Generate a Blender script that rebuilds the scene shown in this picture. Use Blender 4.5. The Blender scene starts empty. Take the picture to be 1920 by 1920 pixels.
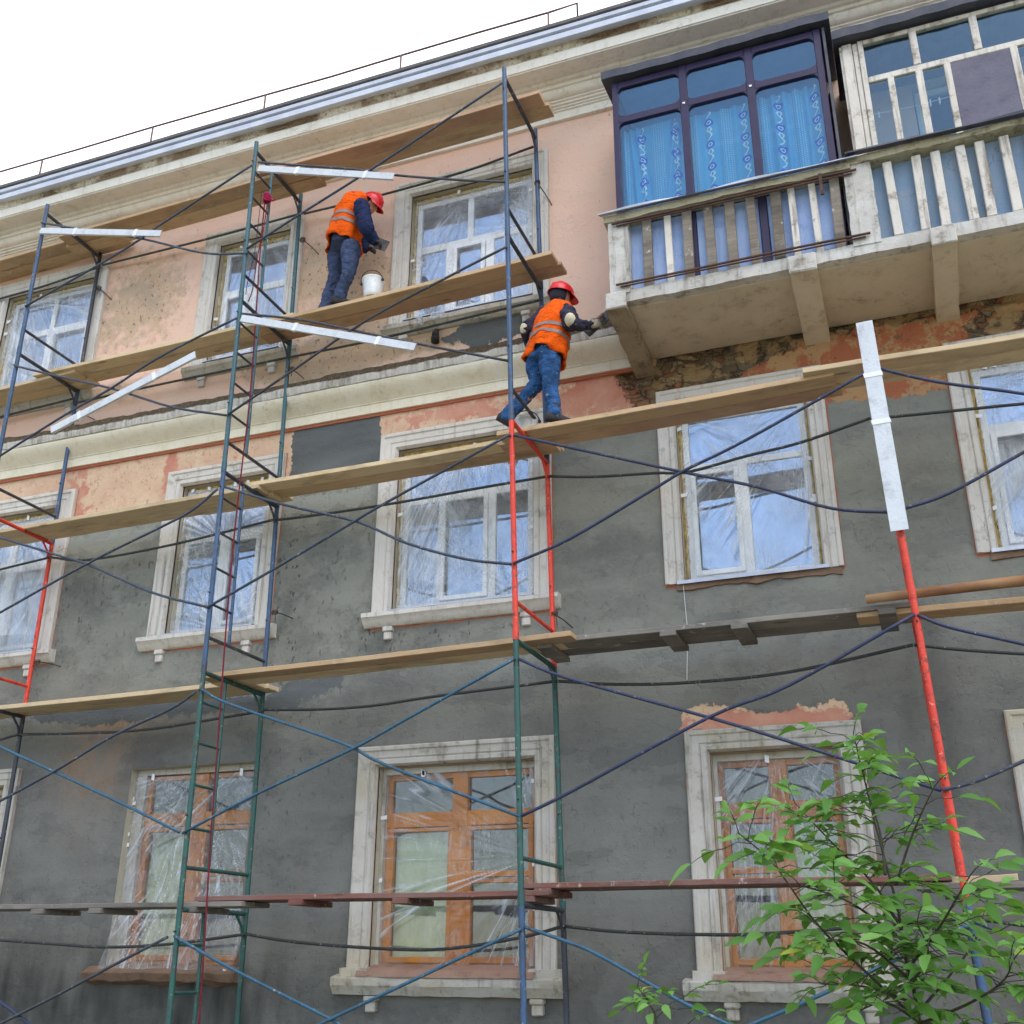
import bpy, bmesh, math, random
import numpy as np
from mathutils import Vector, Matrix
random.seed(7); RNG = np.random.default_rng(7)
SC = bpy.context.scene; COL = SC.collection
PI = math.pi
# ---------------------------------------------------------------- camera model
FPX = 2038.7221; YAW, PITCH, ROLL = -0.3634, 0.3893, 0.0053
CP = np.array([2.9015, -7.8618, -0.3859])
YW = 1.309                                   # facade plane
GZ = -2.02                                   # ground level
FW = np.array([math.sin(YAW)*math.cos(PITCH), math.cos(YAW)*math.cos(PITCH), math.sin(PITCH)])
_r = np.array([math.cos(YAW), -math.sin(YAW), 0.0]); _u = np.cross(_r, FW)
RT = math.cos(ROLL)*_r + math.sin(ROLL)*_u; UP = -math.sin(ROLL)*_r + math.cos(ROLL)*_u
def at(px, py, Y):
    """the point of the plane y = Y that a measured photo position belongs to"""
    d = FW*FPX + RT*(px-960) - UP*(py-960)
    return CP + d*((Y-CP[1])/d[1])
def atz(px, py, z):
    d = FW*FPX + RT*(px-960) - UP*(py-960)
    return CP + d*((z-CP[2])/d[2])
# the scaffold leans a little: its own frame
LX, LY, YR = -0.0327, 0.0208, -0.0189
DEP = 0.9586; SX = 3.0101
def S(x, y, z): return (x + LX*z, y + LY*z + YR*x, z)
def atS(px, py, y):
    Y = y
    for _ in range(4):
        p = at(px, py, Y); Y = y + LY*p[2] + YR*p[0]
    return tuple(p)
# ---------------------------------------------------------------- numpy noise
def _hash(ix, iy, seed):
    h = (ix.astype(np.int64)*374761393 + iy.astype(np.int64)*668265263 + seed*974711) & 0xffffffff
    h = ((h ^ (h >> 13))*1274126177) & 0xffffffff
    return ((h ^ (h >> 16)) & 0xffff)/65535.0
def vnoise(x, y, seed=0):
    x = np.asarray(x, float); y = np.asarray(y, float)
    ix = np.floor(x); iy = np.floor(y); fx = x-ix; fy = y-iy
    fx = fx*fx*(3-2*fx); fy = fy*fy*(3-2*fy)
    a = _hash(ix, iy, seed); b = _hash(ix+1, iy, seed); c = _hash(ix, iy+1, seed); d = _hash(ix+1, iy+1, seed)
    return a*(1-fx)*(1-fy) + b*fx*(1-fy) + c*(1-fx)*fy + d*fx*fy
def fbm(x, y, seed=0, o=4):
    s = 0; a = .5; t = 0
    for i in range(o):
        s = s + a*vnoise(np.asarray(x)*2**i+17.3*i, np.asarray(y)*2**i-9.1*i, seed+i); t += a; a *= .5
    return s/t
def sd_poly(X, Z, P):
    """signed distance (positive inside) of points to a polygon"""
    P = np.asarray(P, float); best = np.full(X.shape, 1e9); ins = np.zeros(X.shape, bool)
    for i in range(len(P)):
        a = P[i]; b = P[(i+1) % len(P)]; e = b-a
        t = np.clip(((X-a[0])*e[0] + (Z-a[1])*e[1])/(e@e+1e-12), 0, 1)
        best = np.minimum(best, np.hypot(X-a[0]-t*e[0], Z-a[1]-t*e[1]))
        c = ((a[1] > Z) != (b[1] > Z))
        with np.errstate(divide='ignore', invalid='ignore'):
            xi = a[0] + (Z-a[1])*e[0]/(e[1] if abs(e[1]) > 1e-12 else 1e-12)
        ins ^= c & (X < xi)
    return np.where(ins, best, -best)
def wpoly(pts, Y=YW): return [tuple(at(a, b, Y)[[0, 2]]) for a, b in pts]
# ---------------------------------------------------------------- tagging and hierarchy
def tag(o, label=None, cat=None, group=None, kind=None):
    if label: o['label'] = label
    if cat: o['category'] = cat
    if group: o['group'] = group
    if kind: o['kind'] = kind
    return o
def thing(name, label, cat, loc=(0, 0, 0), group=None):
    o = bpy.data.objects.new(name, None); COL.objects.link(o); o.location = loc
    o.empty_display_size = .1
    return tag(o, label, cat, group)
class MB:
    """collects simple shapes and links them as ONE mesh object"""
    def __init__(s): s.v = []; s.f = []
    def add(s, vs, fs):
        n = len(s.v); s.v += [tuple(float(c) for c in p) for p in vs]; s.f += [tuple(i+n for i in f) for f in fs]; return s
    def box(s, x0, x1, y0, y1, z0, z1, jit=0):
        v = [(x, y, z) for x in (x0, x1) for y in (y0, y1) for z in (z0, z1)]
        if jit: v = [tuple(c+random.uniform(-jit, jit) for c in p) for p in v]
        return s.add(v, [(0, 1, 3, 2), (4, 6, 7, 5), (0, 4, 5, 1), (2, 3, 7, 6), (0, 2, 6, 4), (1, 5, 7, 3)])
    def obox(s, c, ax, ay, az):
        c = np.array(c, float); ax, ay, az = (np.array(a, float) for a in (ax, ay, az))
        v = [c+i*ax+j*ay+k*az for i in (-1, 1) for j in (-1, 1) for k in (-1, 1)]
        return s.add(v, [(0, 1, 3, 2), (4, 6, 7, 5), (0, 4, 5, 1), (2, 3, 7, 6), (0, 2, 6, 4), (1, 5, 7, 3)])
    def bar(s, a, b, w, t, up=(0, 0, 1)):
        """square bar from a to b; w across 'up' x dir, t along up"""
        a = np.array(a, float); b = np.array(b, float); d = b-a; L = np.linalg.norm(d); d /= L
        u = np.array(up, float); u -= d*(u@d); u /= np.linalg.norm(u); r = np.cross(d, u)
        return s.obox((a+b)/2, d*L/2, r*w/2, u*t/2)
    def tube(s, pts, r, n=10, cap=True):
        P = [np.array(p, float) for p in pts]; m = len(P)
        rr = r if hasattr(r, '__len__') else [r]*m
        t = [(P[min(i+1, m-1)]-P[max(i-1, 0)]) for i in range(m)]
        t = [x/(np.linalg.norm(x)+1e-12) for x in t]
        a = np.array((0, 0, 1.)) if abs(t[0][2]) < .9 else np.array((1., 0, 0))
        u = a-t[0]*(a@t[0]); u /= np.linalg.norm(u); vs = []
        for i in range(m):
            u = u-t[i]*(u@t[i]); u /= np.linalg.norm(u); w = np.cross(t[i], u)
            vs += [P[i]+rr[i]*(math.cos(2*PI*k/n)*u+math.sin(2*PI*k/n)*w) for k in range(n)]
        fs = [(i*n+k, i*n+(k+1) % n, (i+1)*n+(k+1) % n, (i+1)*n+k) for i in range(m-1) for k in range(n)]
        if cap: fs += [tuple(range(n-1, -1, -1)), tuple((m-1)*n+k for k in range(n))]
        return s.add(vs, fs)
    def rings(s, rings, cap0=True, cap1=True):
        n = len(rings[0]); vs = [p for r in rings for p in r]; m = len(rings)
        fs = [(i*n+k, i*n+(k+1) % n, (i+1)*n+(k+1) % n, (i+1)*n+k) for i in range(m-1) for k in range(n)]
        if cap0: fs.append(tuple(range(n-1, -1, -1)))
        if cap1: fs.append(tuple((m-1)*n+k for k in range(n)))
        return s.add(vs, fs)
    def ball(s, c, r, n=14, m=9, M=None):
        r = r if hasattr(r, '__len__') else (r, r, r); M = np.eye(3) if M is None else M
        R = []
        for i in range(m+1):
            th = PI*(.02+.96*i/m)
            R.append([np.array(c)+M@np.array((r[0]*math.sin(th)*math.cos(2*PI*k/n), r[1]*math.sin(th)*math.sin(2*PI*k/n), -r[2]*math.cos(th))) for k in range(n)])
        return s.rings(R)
    def grid(s, A, closed=False):
        A = np.asarray(A, float); a, b = A.shape[:2]
        fs = [(i*b+j, (i+1)*b+j, (i+1)*b+j+1, i*b+j+1) for i in range(a-1) for j in range(b-1)]
        return s.add(A.reshape(-1, 3), fs)
    def build(s, name, m, parent=None, smooth=False, bevel=0, recalc=True):
        me = bpy.data.meshes.new(name); me.from_pydata(s.v, [], s.f)
        o = bpy.data.objects.new(name, me); COL.objects.link(o)
        if m: me.materials.append(m)
        if recalc or bevel:
            bm = bmesh.new(); bm.from_mesh(me)
            if recalc: bmesh.ops.recalc_face_normals(bm, faces=bm.faces[:])
            if bevel:
                ed = [e for e in bm.edges if len(e.link_faces) == 2 and e.calc_face_angle(0) > .6]
                bmesh.ops.bevel(bm, geom=ed, offset=bevel, segments=1, affect='EDGES', clamp_overlap=True)
            bm.to_mesh(me); bm.free()
        if smooth: me.polygons.foreach_set('use_smooth', [True]*len(me.polygons))
        if parent is not None:
            o.parent = parent
            pl = parent
            off = Vector((0, 0, 0))
            while pl is not None: off += pl.location; pl = pl.parent
            me.transform(Matrix.Translation(-off))
        return o
def auto_smooth(o, ang=40):
    me = o.data; me.polygons.foreach_set('use_smooth', [True]*len(me.polygons))
    bm = bmesh.new(); bm.from_mesh(me)
    for e in bm.edges:
        if len(e.link_faces) == 2 and e.calc_face_angle(0) > math.radians(ang): e.smooth = False
    bm.to_mesh(me); bm.free(); return o
def bez(P, k=6):
    """smooth polyline through points (Catmull-Rom)"""
    P = [np.array(p, float) for p in P]
    if len(P) < 3: return P
    Q = [2*P[0]-P[1]]+P+[2*P[-1]-P[-2]]; out = []
    for i in range(1, len(Q)-2):
        for j in range(k):
            t = j/k
            out.append(.5*((2*Q[i]) + (Q[i+1]-Q[i-1])*t + (2*Q[i-1]-5*Q[i]+4*Q[i+1]-Q[i+2])*t*t + (-Q[i-1]+3*Q[i]-3*Q[i+1]+Q[i+2])*t**3))
    out.append(P[-1]); return out
# ---------------------------------------------------------------- shader helper
def lin(c):
    return tuple((x/255/12.92 if x/255 <= .04045 else ((x/255+.055)/1.055)**2.4) for x in c[:3])+(1.0,)
class Mat:
    def __init__(s, name):
        s.m = bpy.data.materials.new(name); s.m.use_nodes = True; s.nt = s.m.node_tree
        s.nt.nodes.clear(); s.out = s.nt.nodes.new('ShaderNodeOutputMaterial'); s._pos = None
    def n(s, t, ins={}, **pr):
        nd = s.nt.nodes.new('ShaderNode'+t)
        for k, v in pr.items(): setattr(nd, k, v)
        for k, v in ins.items(): s.set(nd.inputs[k], v)
        return nd
    def set(s, sock, v):
        if isinstance(v, bpy.types.NodeSocket): s.nt.links.new(v, sock)
        elif v is not None:
            if sock.type == 'RGBA' and not hasattr(v, '__len__'): v = (v, v, v, 1)
            sock.default_value = v
    def pos(s, scale=(1, 1, 1), rot=(0, 0, 0), rnd=False, loc=(0, 0, 0)):
        if s._pos is None: s._pos = s.n('TexCoord').outputs['Object']
        v = s._pos
        if rnd:
            r = s.n('ObjectInfo').outputs['Random']
            a = s.n('VectorMath', operation='ADD'); s.set(a.inputs[0], v)
            c = s.n('CombineXYZ', {0: s.math('MULTIPLY', r, 37.), 1: s.math('MULTIPLY', r, 91.), 2: s.math('MULTIPLY', r, 53.)})
            s.set(a.inputs[1], c.outputs[0]); v = a.outputs[0]
        mp = s.n('Mapping', {'Vector': v, 'Scale': scale, 'Rotation': rot, 'Location': loc}); return mp.outputs[0]
    def noise(s, scale, detail=4, vec=None, rough=.55, dist=0):
        return s.n('TexNoise', {'Vector': vec if vec is not None else s.pos(), 'Scale': scale, 'Detail': detail, 'Roughness': rough, 'Distortion': dist}).outputs['Fac']
    def vor(s, scale, vec=None, feature='F1', out='Distance', rand=1):
        return s.n('TexVoronoi', {'Vector': vec if vec is not None else s.pos(), 'Scale': scale, 'Randomness': rand}, feature=feature).outputs[out]
    def math(s, op, a, b=None, c=None):
        nd = s.n('Math', operation=op); s.set(nd.inputs[0], a)
        if b is not None: s.set(nd.inputs[1], b)
        if c is not None: s.set(nd.inputs[2], c)
        return nd.outputs[0]
    def mr(s, v, a, b, c=0., d=1.):
        return s.n('MapRange', {'Value': v, 'From Min': a, 'From Max': b, 'To Min': c, 'To Max': d}).outputs[0]
    def mix(s, f, a, b, bt='MIX'):
        nd = s.n('Mix', data_type='RGBA', blend_type=bt); s.set(nd.inputs[0], f)
        s.set(nd.inputs[6], a); s.set(nd.inputs[7], b); return nd.outputs[2]
    def attr(s, name): return s.n('Attribute', attribute_name=name).outputs['Fac']
    def bump(s, h, st=.3, d=.02, nrm=None):
        return s.n('Bump', {'Height': h, 'Strength': st, 'Distance': d, 'Normal': nrm}).outputs[0]
    def schlick(s, nrm=None, f0=.04):
        g = s.n('NewGeometry'); d = s.n('VectorMath', {0: g.outputs['Incoming'], 1: nrm if nrm is not None else g.outputs['Normal']}, operation='DOT_PRODUCT').outputs['Value']
        c = s.math('SUBTRACT', 1., s.math('MINIMUM', s.math('ABSOLUTE', d), 1.))
        return s.math('MULTIPLY_ADD', s.math('POWER', c, 5.), 1-f0, f0)
    def pbr(s, col, rough=.8, bump=None, metal=0., spec=.5, **kw):
        p = s.n('BsdfPrincipled', {'Base Color': col, 'Roughness': rough, 'Metallic': metal, 'Specular IOR Level': spec, **kw})
        if bump is not None: s.set(p.inputs['Normal'], bump)
        s.nt.links.new(p.outputs[0], s.out.inputs[0]); return s.m
M = {}
# ---- facade paint and plaster
def mk_wall():
    b = Mat('facade_plaster'); P = b.pos()
    z = b.n('SeparateXYZ', {0: P}).outputs[2]
    big = b.noise(.9, 5); med = b.noise(4, 6, rough=.65); fine = b.noise(28, 5, rough=.65); grain = b.noise(140, 3)
    edge = b.math('MULTIPLY_ADD', b.noise(9, 7, rough=.7), .34, -.17)
    hz = b.noise(3.0, 5, b.pos((.35, 1, 1.6))); vz = b.noise(5, 5, b.pos((1, 1, .12)))
    def zone(a, w=.006): return b.mr(b.math('ADD', b.attr(a), edge), -w, w)
    # grey cement render
    g = b.mix(b.mr(big, .36, .64), lin((84, 84, 82)), lin((106, 107, 103)))
    g = b.mix(b.mr(hz, .45, .75, 0, .6), g, lin((114, 115, 110)))
    g = b.mix(b.mr(med, .55, .75, 0, .55), g, lin((76, 78, 79)))
    g = b.mix(b.mr(vz, .58, .75, 0, .35), g, lin((104, 97, 88)))
    g = b.mix(b.math('MULTIPLY', b.attr('tan'), b.mr(med, .3, .6)), g, lin((122, 100, 82)))
    g = b.mix(b.math('MULTIPLY', b.attr('mottle'), b.mr(b.noise(2.6, 6, rough=.7), .49, .6, 0, .8)), g, lin((68, 71, 71)))
    pit = b.mr(b.noise(15, 3, b.pos((1.5, 1, .8), (0, .5, 0)), rough=.5), .63, .69)
    g = b.mix(b.math('MULTIPLY', pit, b.math('MULTIPLY_ADD', b.attr('mottle'), .88, .04)), g, lin((42, 44, 44)))
    g = b.mix(b.mr(fine, .3, .7, 0, .25), g, lin((120, 119, 113)))
    pe = b.mr(b.noise(1.25, 9, b.pos((.8, 1, 1.1), loc=(5, 0, 2)), rough=.62), .505, .53)
    g = b.mix(b.math('MULTIPLY', pe, .22), g, lin((120, 121, 117)))
    pe2 = b.mr(b.noise(1.9, 9, b.pos((.7, 1, 1.3), loc=(1, 0, 8)), rough=.66), .56, .58)
    g = b.mix(b.math('MULTIPLY', pe2, .26), g, lin((74, 76, 78)))
    g = b.mix(zone('lightp'), g, lin((118, 118, 112)))
    g = b.mix(zone('fresh'), g, b.mix(b.mr(hz, .35, .65), lin((66, 69, 72)), lin((80, 83, 85))))
    g = b.mix(b.math('MULTIPLY', b.attr('damp_dark'), b.mr(b.noise(3, 5, b.pos((1, 1, .25))), .3, .65)), g, lin((46, 46, 45)))
    crack = b.mr(b.vor(1.1, b.n('VectorMath', {0: P, 1: b.n('VectorMath', {0: b.n('TexNoise', {'Vector': P, 'Scale': 6., 'Detail': 6.}).outputs['Color'], 1: (.45, .45, .45)}, operation='MULTIPLY').outputs[0]}, operation='ADD').outputs[0], 'DISTANCE_TO_EDGE'), .0, .004, 1, 0)
    crk = b.math('MULTIPLY', crack, b.mr(b.noise(1.3, 3), .52, .6))
    g = b.mix(b.math('MULTIPLY', crk, .5), g, lin((54, 52, 49)))
    # top floor salmon paint, weathered to beige
    pk = b.mix(b.mr(big, .3, .7), lin((234, 194, 172)), lin((226, 196, 178)))
    pk = b.mix(b.mr(med, .5, .75, 0, .5), pk, lin((226, 200, 184)))
    bf = b.mr(b.math('ADD', b.attr('beige'), b.math('MULTIPLY_ADD', b.noise(7, 7, rough=.72), 1.3, -.65)), .35, .62)
    be = b.mix(b.mr(med, .35, .65), lin((206, 178, 150)), lin((190, 166, 142)))
    be = b.mix(b.mr(b.noise(2.6, 5), .56, .7, 0, .45), be, lin((160, 152, 136)))
    sp = b.mr(b.noise(24, 4, b.pos((1, 1, .7), (0, .7, 0)), rough=.6), .60, .66)
    be = b.mix(b.math('MULTIPLY', sp, .8), be, lin((120, 98, 78)))
    be = b.mix(b.mr(b.noise(16, 5, loc_vec(b)), .66, .7, 0, .8), be, lin((196, 110, 88)))
    pk = b.mix(bf, pk, be)
    chip = b.mr(b.noise(20, 2, b.pos((1.0, 1, .5), (0, .8, 0))), .735, .76)
    pk = b.mix(chip, pk, lin((150, 120, 104)))
    # band under the belt: cream with flaking brick red
    cr = b.mix(b.mr(med, .35, .65), lin((216, 190, 160)), lin((206, 170, 144)))
    cr = b.mix(b.math('MULTIPLY', sp, .5), cr, lin((150, 112, 84)))
    rd = b.mix(b.mr(med, .35, .65), lin((192, 128, 108)), lin((204, 154, 132)))
    rf = b.mr(b.math('ADD', b.attr('red'), b.math('MULTIPLY_ADD', b.noise(6, 8, rough=.72), 1.5, -.75)), .4, .5)
    band = b.mix(rf, cr, rd)
    deep = b.mix(b.mr(b.noise(4, 8, rough=.75), .48, .53), lin((164, 100, 72)), lin((172, 138, 100)))
    deep = b.mix(b.mr(b.noise(7, 8, b.pos(loc=(4, 0, 2)), rough=.75), .58, .62, 0, .85), deep, lin((116, 84, 64)))
    band = b.mix(b.attr('deep'), band, deep)
    old = b.mix(b.mr(z, 5.15, 5.25), band, pk)
    g = b.mix(1.0, g, b.mix(b.mr(b.math('ADD', z, b.math('MULTIPLY', med, .5)), 1.9, 2.5), (1.26, 1.26, 1.25, 1), (1.66, 1.66, 1.57, 1)), 'MULTIPLY')  # tree shade on the ground floor put into the colour, besides wetter plaster
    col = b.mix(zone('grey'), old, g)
    # rim of old red paint left round the surrounds
    rim = b.mr(b.math('ADD', b.attr('rim'), b.math('MULTIPLY_ADD', b.noise(5, 6, rough=.7), .08, -.045)), -.002, .002)
    col = b.mix(rim, col, lin((176, 110, 88)))
    # broken masonry
    wv = b.n('VectorMath', {0: P, 1: b.n('VectorMath', {0: b.n('TexNoise', {'Vector': P, 'Scale': 5., 'Detail': 5.}).outputs['Color'], 1: (.26, .26, .26)}, operation='MULTIPLY').outputs[0]}, operation='ADD').outputs[0]
    mp = b.n('Mapping', {'Vector': wv, 'Scale': (1, 1, 2.3)}).outputs[0]
    cell = b.vor(7.5, mp, 'F1', 'Color', 1.); ce = b.vor(7.5, mp, 'DISTANCE_TO_EDGE', 'Distance', 1.)
    cs = b.n('SeparateColor', {0: cell}).outputs[0]
    rb = b.n('ValToRGB', {0: cs}); R = rb.color_ramp; R.elements[0].color = lin((84, 74, 62)); R.elements[1].color = lin((170, 152, 118))
    for p_, c_ in ((.3, (136, 122, 98)), (.55, (112, 92, 76)), (.75, (172, 104, 72)), (.85, (160, 136, 96))):
        e = R.elements.new(p_); e.color = lin(c_)
    rbc = b.mix(b.mr(fine, .3, .65, 0, .7), rb.outputs[0], lin((84, 74, 60)))
    rbc = b.mix(b.mr(ce, .0, .07, .85, 0), rbc, lin((40, 35, 29)))
    rbc = b.mix(b.math('MULTIPLY', b.attr('deep'), b.mr(b.noise(4, 5), .54, .6)), rbc, b.mix(b.mr(med, .4, .6), lin((150, 94, 66)), lin((156, 134, 98))))
    bz = b.mr(b.math('ADD', b.math('ADD', b.attr('brick'), edge), b.math('MULTIPLY_ADD', b.noise(3.2, 6, rough=.7), .5, -.24)), -.01, .01)
    col = b.mix(bz, col, rbc)
    hgt = b.math('ADD', b.math('MULTIPLY', fine, .5), b.math('MULTIPLY', grain, .18))
    hgt = b.math('ADD', hgt, b.math('MULTIPLY', hz, 1.0))
    hgt = b.math('ADD', hgt, b.math('MULTIPLY', b.math('ADD', pe, pe2), .25))
    hgt = b.math('SUBTRACT', hgt, b.math('MULTIPLY', b.math('ADD', pit, chip), .5))
    hgt = b.math('ADD', hgt, b.math('MULTIPLY', zone('grey', .01), .7))
    hgt = b.math('SUBTRACT', hgt, b.math('MULTIPLY', crk, .5))
    hgt = b.math('ADD', hgt, b.math('MULTIPLY', bz, b.math('MULTIPLY', b.mr(ce, 0, .1), 4.5)))
    rough = b.mix(zone('fresh'), .9, .7)
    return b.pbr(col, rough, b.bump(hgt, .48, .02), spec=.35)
def loc_vec(b): return b.pos((1, 1, 1), loc=(3.3, 0, 7.1))
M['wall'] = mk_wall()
def mk_stucco(name, c1, c2, dirt, streak=.5, dirty=.5, chips=.5, warm=None):
    """old whitewashed mouldings: streaks, grime, chips"""
    b = Mat(name)
    n1 = b.noise(3, 6, rough=.65); st = b.noise(14, 5, b.pos((1, 1, .08)), rough=.65); f = b.noise(40, 5, rough=.7)
    col = b.mix(b.mr(n1, .3, .7), lin(c1), lin(c2))
    if warm: col = b.mix(b.mr(b.noise(1.6, 4), .5, .65, 0, .7), col, lin(warm))
    col = b.mix(b.mr(st, .54, .74, 0, streak), col, lin(dirt))
    col = b.mix(b.mr(b.noise(6, 8, rough=.75), .54, .7, 0, dirty), col, lin(dirt))
    ch = b.mr(b.noise(9, 8, rough=.75), .66, .68)
    col = b.mix(b.math('MULTIPLY', ch, chips), col, lin((122, 108, 92)))
    ck = b.mr(b.vor(2.2, b.n('VectorMath', {0: b.pos(), 1: b.n('VectorMath', {0: b.n('TexNoise', {'Scale': 8., 'Detail': 6.}).outputs['Color'], 1: (.3, .3, .3)}, operation='MULTIPLY').outputs[0]}, operation='ADD').outputs[0], 'DISTANCE_TO_EDGE'), 0, .006, 1, 0)
    ck = b.math('MULTIPLY', ck, b.mr(b.noise(1.7, 2), .52, .6))
    col = b.mix(b.math('MULTIPLY', ck, .75), col, lin((96, 84, 72)))
    h = b.math('SUBTRACT', b.math('ADD', f, b.math('MULTIPLY', n1, .6)), b.math('ADD', b.math('MULTIPLY', ch, .7*chips), ck))
    return b.pbr(col, .85, b.bump(h, .5, .012), spec=.3)
M['surround'] = mk_stucco('surround_whitewash', (202, 198, 191), (218, 214, 207), (122, 113, 100), .6, .7, .75)
M['surround_low'] = mk_stucco('surround_old_cream', (200, 197, 190), (184, 179, 170), (112, 104, 90), .8, .7, .7, (182, 172, 146))
M['cornice'] = mk_stucco('cornice_cream', (242, 239, 232), (232, 227, 216), (176, 164, 146), .3, .35, .5, (238, 234, 226))
M['belt'] = mk_stucco('belt_cream', (232, 226, 208), (220, 211, 184), (180, 166, 134), .3, .35, .3, (230, 226, 212))
M['concrete'] = mk_stucco('balcony_concrete', (214, 212, 208), (178, 172, 162), (92, 84, 74), .75, .85, .9)
M['mossy'] = mk_stucco('mossy_handrail', (190, 183, 158), (166, 158, 132), (66, 60, 48), .5, .85, .8)
M['beamrough'] = mk_stucco('rough_beam', (168, 154, 132), (140, 124, 104), (92, 78, 64), .2, .9, .9)
M['soffit'] = mk_stucco('balcony_soffit', (214, 202, 182), (200, 186, 164), (150, 134, 112), .0, .6, .5)
M['reveal'] = mk_stucco('reveal_plaster', (186, 178, 158), (198, 192, 178), (118, 106, 84), .4, .6, .5)
def mk_ledge():
    b = Mat('belt_ledge'); f = b.noise(30, 6, rough=.75); n1 = b.noise(7, 6, rough=.7); st = b.noise(17, 6, b.pos((1, 1, .12)), rough=.75)
    c = b.mix(b.math('MULTIPLY', b.mr(st, .42, .66), b.mr(b.noise(2.3, 4), .35, .6, .25, .9)), lin((220, 215, 206)), lin((128, 118, 104)))
    g = b.mr(b.math('ADD', b.attr('top'), b.math('MULTIPLY_ADD', n1, .9, -.45)), .4, .55)
    c = b.mix(g, c, b.mix(b.mr(f, .35, .65), lin((74, 64, 52)), lin((120, 106, 86))))
    M['ledge'] = b.pbr(c, .95, b.bump(b.math('ADD', f, n1), .9, .03), spec=.2)
mk_ledge()
def mk_crumble():
    b = Mat('cornice_crumbled'); f = b.noise(24, 7, rough=.75); n1 = b.noise(2.2, 5)
    c = b.mix(b.mr(n1, .44, .56), lin((222, 212, 192)), lin((150, 128, 106)))
    c = b.mix(b.mr(f, .5, .68), c, lin((112, 92, 74)))
    M['crumble'] = b.pbr(c, .95, b.bump(f, .9, .03), spec=.2)
mk_crumble()
def mk_metal(name, c1, c2, rough=.45, metal=.5, scale=6, rust=None):
    b = Mat(name); n1 = b.noise(scale, 5, b.pos(rnd=True), rough=.65); f = b.noise(scale*9, 4)
    c = b.mix(b.mr(n1, .35, .65), lin(c1), lin(c2))
    if rust: c = b.mix(b.mr(b.noise(scale*2, 7, rough=.75), .58, .66), c, lin(rust))
    return b.pbr(c, b.mr(f, .3, .7, rough-.1, rough+.12), b.bump(f, .12, .005), metal=metal)
M['zinc'] = mk_metal('zinc_gutter', (196, 202, 218), (214, 220, 232), .5, .15, 4)
M['flash'] = mk_metal('zinc_flashing', (200, 206, 218), (172, 180, 196), .45, .3, 5)
M['roofsheet'] = mk_metal('roof_sheet', (112, 108, 108), (92, 90, 92), .7, .2, 4)
M['darksheet'] = mk_metal('dark_roofing_sheet', (62, 66, 80), (84, 84, 92), .6, .1, 6)
M['rail'] = mk_metal('railing_rust', (120, 84, 76), (96, 76, 72), .7, .1, 9)
M['rusty'] = mk_metal('rusty_angle', (96, 66, 52), (66, 52, 48), .8, .2, 12, (132, 84, 54))
M['channel'] = mk_stucco('white_channel', (218, 222, 228), (200, 206, 214), (150, 150, 150), .1, .45, .35)
M['tape'] = mk_metal('white_tape', (240, 242, 244), (226, 228, 232), .5, 0, 9)
M['pail'] = mk_metal('splattered_pail', (222, 226, 228), (242, 243, 242), .5, .15, 14, (150, 154, 158))
M['tool'] = mk_metal('worn_steel', (96, 92, 90), (62, 58, 58), .5, .6, 20)
def mk_pipe(name, c1, c2, wear=(150, 140, 128)):
    b = Mat(name); P = b.pos(rnd=True); n1 = b.noise(5, 5, P, rough=.7); n2 = b.noise(26, 6, P, rough=.75)
    c = b.mix(b.mr(n1, .35, .65), lin(c1), lin(c2))
    c = b.mix(b.mr(n2, .60, .64), c, lin(wear))
    c = b.mix(b.mr(b.noise(12, 6, P, rough=.8), .56, .62, 0, .85), c, lin((70, 54, 46)))
    return b.pbr(c, b.mr(n2, .3, .7, .38, .65), b.bump(n2, .2, .004), spec=.45)
M['p_green'] = mk_pipe('pipe_green', (36, 92, 82), (44, 78, 78))
M['p_blue'] = mk_pipe('pipe_blue', (60, 90, 128), (52, 76, 102))
M['p_teal'] = mk_pipe('pipe_teal', (48, 98, 108), (56, 86, 98))
M['p_red'] = mk_pipe('pipe_red', (222, 72, 48), (206, 58, 46), (236, 150, 130))
M['p_dark'] = mk_pipe('pipe_dark', (62, 68, 80), (48, 52, 60))
M['p_brace'] = mk_pipe('pipe_brace', (58, 72, 92), (50, 58, 74))
M['p_sky'] = mk_pipe('pipe_bright_blue', (48, 96, 122), (42, 80, 104))
M['p_navy'] = mk_pipe('pipe_navy', (44, 56, 92), (40, 48, 72))
M['p_ledger'] = mk_pipe('pipe_ledger', (56, 60, 62), (44, 52, 54))
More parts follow.
